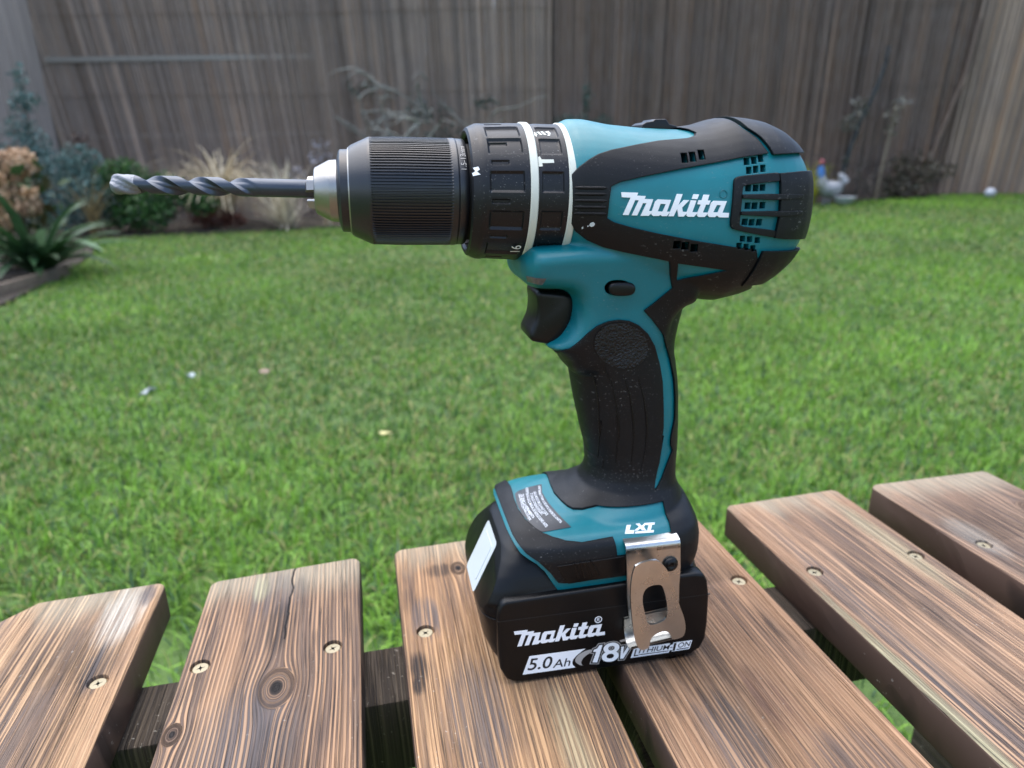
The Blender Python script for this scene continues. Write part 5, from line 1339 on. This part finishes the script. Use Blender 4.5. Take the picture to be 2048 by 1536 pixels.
# bare climbing stems on the screen
CLB = empty("bare_climber", W(-0.98, 7.42, 0.02)); tag(CLB, "leafless grey climbing shrub tangled on the reed screen above the chuck", "climber")
paths = []
for k in range(9):
    base_ = local(random.uniform(-.12, .25), random.uniform(-.05, .05), 0)
    paths.append(wander(base_, (random.uniform(-.35, .55), 0.0, 1.0), random.uniform(1.1, 1.75), 9, .16))
tops = [p for q in paths for p in q[4:]]
for k in range(64):
    p = random.choice(tops); paths.append(wander(p, (random.gauss(0, 1), random.gauss(0, .25) - .1, random.gauss(0.1, .5)), random.uniform(.25, .75), 6, .28, .25))
stems("stem", paths, 0.0105, (0.21, 0.21, 0.19), CLB, 6)
leaves("foliage", lumps(330, [(.15, 0, 1.02, .28, .05, .10), (.3, 0, .75, .2, .05, .2), (-.5, 0, 1.25, .2, .05, .06), (.75, 0, 1.1, .12, .05, .06)]), 0.06, [(0.055, 0.075, 0.058), (0.12, 0.135, 0.12), (0.035, 0.05, 0.04)], CLB)
stems("old_stem", [wander(local(-.36, 0, 0), (-.02, 0, 1), 1.1, 6, .05), wander(local(-.3, 0, 0), (-.1, 0, 1), .85, 6, .08)], 0.016, (0.15, 0.105, 0.085), CLB)
# small dark conifer
shrub("dark_conifer", 0.76, 7.32, "small dark blue green conifer against the brown screen behind the collar", "conifer", [(.03, 0, 1.10, .05, .05, .16), (-.18, 0, .86, .14, .08, .10), (.20, 0, .84, .12, .08, .10), (0, 0, .75, .2, .1, .2), (0, 0, .4, .3, .15, .4)], 2600, 0.035, [(0.018, 0.045, 0.036), (0.035, 0.075, 0.062), (0.06, 0.115, 0.10)])
# right hand side
PO = empty("metal_post", W(3.62, 7.38, gz(3.62, 7.38))); tag(PO, "thin dark leaning post in front of the brown reed screen", "post")
V, F = tube([local(-.16, 0, -.05), local(-.12, 0, .35), local(-.03, 0, .75), local(.10, 0, 1.10), local(.16, 0, 1.36)], [.022, .021, .020, .018, .016], 10)
link("pole", pyd("pole", V, F), plastic("dark_green_post", (0.012, 0.018, 0.020), .5), PO)
V, F = tube([local(.15, 0, 1.36), local(.155, 0, 1.48)], [.026, .026], 10); link("cap", pyd("cap", V, F), plastic("post_cap", (0.03, 0.026, 0.024), .5), PO)
BC = empty("bamboo_cane", W(3.86, 7.30, gz(3.86, 7.3))); tag(BC, "pale upright bamboo cane beside the dark post", "cane")
V, F = tube([local(-.03, 0, -.05), local(0, 0, .4), local(.04, 0, .86)], [.011, .012, .010], 8); link("pole", pyd("pole", V, F), plastic("bamboo", (0.19, 0.155, 0.11), .6), BC)
leaves("dead_head", lumps(60, [(.04, 0, .86, .10, .05, .10), (.02, 0, .7, .05, .04, .1)]), 0.06, [(0.20, 0.19, 0.15), (0.12, 0.11, 0.09)], BC)
BC = empty("bamboo_cane", W(4.66, 7.52, 0)); tag(BC, "long reddish bamboo cane leaning where two reed screens meet", "cane")
V, F = tube([local(-.30, 0, 0), local(-.12, 0, .8), local(.02, 0, 1.35), local(.06, 0, 1.85)], [.020, .021, .018, .015], 8); link("pole", pyd("pole", V, F), plastic("red_cane", (0.115, 0.080, 0.060), .6), BC)
DS = empty("dead_shrub", W(4.18, 7.28, gz(4.2, 7.3))); tag(DS, "low brown dried out shrub at the foot of the screen on the right", "shrub")
leaves("foliage", lumps(900, [(-.05, 0, .30, .28, .12, .16), (.22, 0, .26, .2, .12, .12), (-.1, 0, .1, .28, .15, .12)]), 0.05, [(0.075, 0.062, 0.045), (0.13, 0.11, 0.085), (0.05, 0.04, 0.032), (0.06, 0.06, 0.04)], DS)
stems("stem", [wander(local(random.uniform(-.15, .15), 0, 0), (random.gauss(0, .6), 0, 1), random.uniform(.35, .6), 6, .2) for _ in range(16)], 0.006, (0.10, 0.08, 0.06), DS)
BR = empty("bramble", W(3.78, 7.36, gz(3.8, 7.3))); tag(BR, "arching bare brambles round the dark post", "bramble")
stems("stem", [wander(local(random.uniform(-.3, .3), 0, 0), (random.gauss(0, .8), random.uniform(-.2, .1), 1), random.uniform(.6, 1.15), 8, .16, .5) for _ in range(20)], 0.007, (0.085, 0.075, 0.066), BR)
leaves("foliage", lumps(160, [(-.2, 0, .9, .12, .05, .14), (-.3, 0, .75, .1, .05, .08), (-.3, 0, .42, .05, .04, .05), (.2, 0, .95, .08, .05, .06)]), 0.05, [(0.15, 0.15, 0.135), (0.10, 0.11, 0.085)], BR)

# garden bird ornament, bowl, ball
def ball(name, rad, sc_, loc, mat, parent, seg=20):
    bm = bmesh.new(); bmesh.ops.create_uvsphere(bm, u_segments=seg, v_segments=seg // 2 + 2, radius=rad)
    for v in bm.verts: v.co = Vector((v.co.x * sc_[0], v.co.y * sc_[1], v.co.z * sc_[2])) + Vector(loc)
    return link(name, bm_mesh(name, bm), mat, parent, 60)
GN = empty("bird_ornament", W(3.18, 7.0, gz(3.2, 7.0))); tag(GN, "grey garden bird ornament with blue neck and red head by the yellow grass", "garden ornament")
gm = plastic("mottled_grey_glaze", (0.24, 0.25, 0.27), 0.4, 120, 0.3, var=0.35)
bmm = bmesh.new()
prof = [(0.0, 0.05, .03), (0.04, 0.09, .085), (.09, .14, .105), (.16, .19, .10), (.22, .23, .075), (.27, .27, .045)]
mb = MB()
body_path = [local(.15, 0, .22), local(.10, 0, .17), local(.04, 0, .15), local(-.03, 0, .16), local(-.07, 0, .22), local(-.08, 0, .28)]
V, F = tube(body_path, [.02, .065, .085, .08, .055, .036], 14); bod = link("body", pyd("body", V, F), gm, GN, 60)
V, F = tube([local(.16, 0, .21), local(.13, 0, .27), local(.10, 0, .30)], [.05, .035, .01], 10); link("tail", pyd("tail", V, F), gm, GN, 60)
V, F = tube([local(-.082, 0, .27), local(-.088, 0, .33), local(-.09, 0, .375)], [.040, .036, .022], 12); link("neck", pyd("neck", V, F), plastic("blue_glaze", (0.03, 0.14, 0.42), .35), GN, 60)
hd = ball("head", .026, (1, 1, 1.15), local(-.088, 0, .405), plastic("red_glaze", (0.26, 0.05, 0.07), .4), GN)
V, F = tube([local(-.11, 0, .405), local(-.14, 0, .395)], [.009, .001], 8); link("beak", pyd("beak", V, F), plastic("beak_horn", (0.3, 0.22, 0.1), .5), GN)
for dx in (-.02, .03):
    V, F = tube([local(dx, 0, .09), local(dx, 0, -.01)], [.010, .012], 8); link("leg", pyd("leg", V, F), gm, GN)
PB = bmesh.new()
prof = [(0.0, .012), (.05, .0), (.085, .03), (.105, .07), (.112, .075), (.10, .07), (.075, .035), (.04, .015), (0.001, .015)]
V = []; n = 24
for (rd, z_) in prof:
    for k in range(n): V.append((rd * math.cos(2 * math.pi * k / n), rd * math.sin(2 * math.pi * k / n), z_))
F = [(i * n + k, i * n + (k + 1) % n, (i + 1) * n + (k + 1) % n, (i + 1) * n + k) for i in range(len(prof) - 1) for k in range(n)]
PB.free()
o = link("stone_bowl", fixed(V, F, "stone_bowl", 1.0), plastic("pale_stone", (0.40, 0.43, 0.46), .6, 100, .4), None, 60); o.location = W(3.34, 6.95, gz(3.34, 6.95)); tag(o, "small pale grey bowl on the grass right of the bird ornament", "bowl")
o = ball("white_ball", .052, (1, 1, .92), (0, 0, .045), plastic("white_ball", (0.34, 0.37, 0.42), .4), None); o.location = W(4.82, 7.0, gz(4.82, 7)); tag(o, "small white ball lying at the foot of the right corner screen", "ball")
# litter on the lawn
def petal(name, r_, f_, z_, size, color, label, cat, n=7, group=None):
    V = [(0, 0, .004)]; 
    for k in range(n):
        a = 2 * math.pi * k / n; q = size * random.uniform(.6, 1.15); V.append((q * math.cos(a), q * .65 * math.sin(a), .004 + random.uniform(-.004, .010)))
    F = [(0, 1 + k, 1 + (k + 1) % n) for k in range(n)]
    V += [(x, y, z - .002) for x, y, z in V]; F += [(n + 1, n + 2 + (k + 1) % n, n + 2 + k) for k in range(n)] + [(1 + k, n + 2 + k, n + 2 + (k + 1) % n, 1 + (k + 1) % n) for k in range(n)]
    o = link(name, fixed(V, F, name, 1.0), plastic(name + "_mat", color, .6), None, 50); o.location = W(r_, f_, z_); o.rotation_euler = (random.uniform(-.3, .3), random.uniform(-.3, .3), random.uniform(0, 3)); return tag(o, label, cat, group)
petal("white_scrap", -0.93, 1.63, .046, .024, (.26, .29, .30), "larger white scrap of paper lying on the lawn", "litter")
petal("white_scrap", -0.86, 1.72, .056, .013, (.36, .41, .43), "tiny white scrap on the lawn right of the larger scrap", "litter")
petal("fallen_leaf", -0.27, 1.33, .042, .020, (.50, .46, .20), "pale yellow fallen leaf on the lawn left of the handle", "leaf")
petal("fallen_leaf", -0.71, 1.85, .026, .020, (.17, .115, .075), "pinkish brown dead leaf on the lawn left of the trigger", "leaf")
# timber edging between bed and lawn
ED = empty("timber_edging", W(-2.36, 3.25, 0)); tag(ED, "weathered timber edging board at the left edge of the lawn", "edging")
a, b_ = W(-2.38, 2.75, .03), W(-2.47, 3.78, .03)
bm = box((b_ - a).length, .022, .075, .004, 2); o = link("board", bm_mesh("board", bm), plastic("edging_timber", (0.13, 0.10, 0.075), .8, 60, .3, var=.3), ED, 40)
o.rotation_euler = (b_ - a).to_track_quat('X', 'Z').to_euler(); o.location = (a + b_) / 2 - ED.location
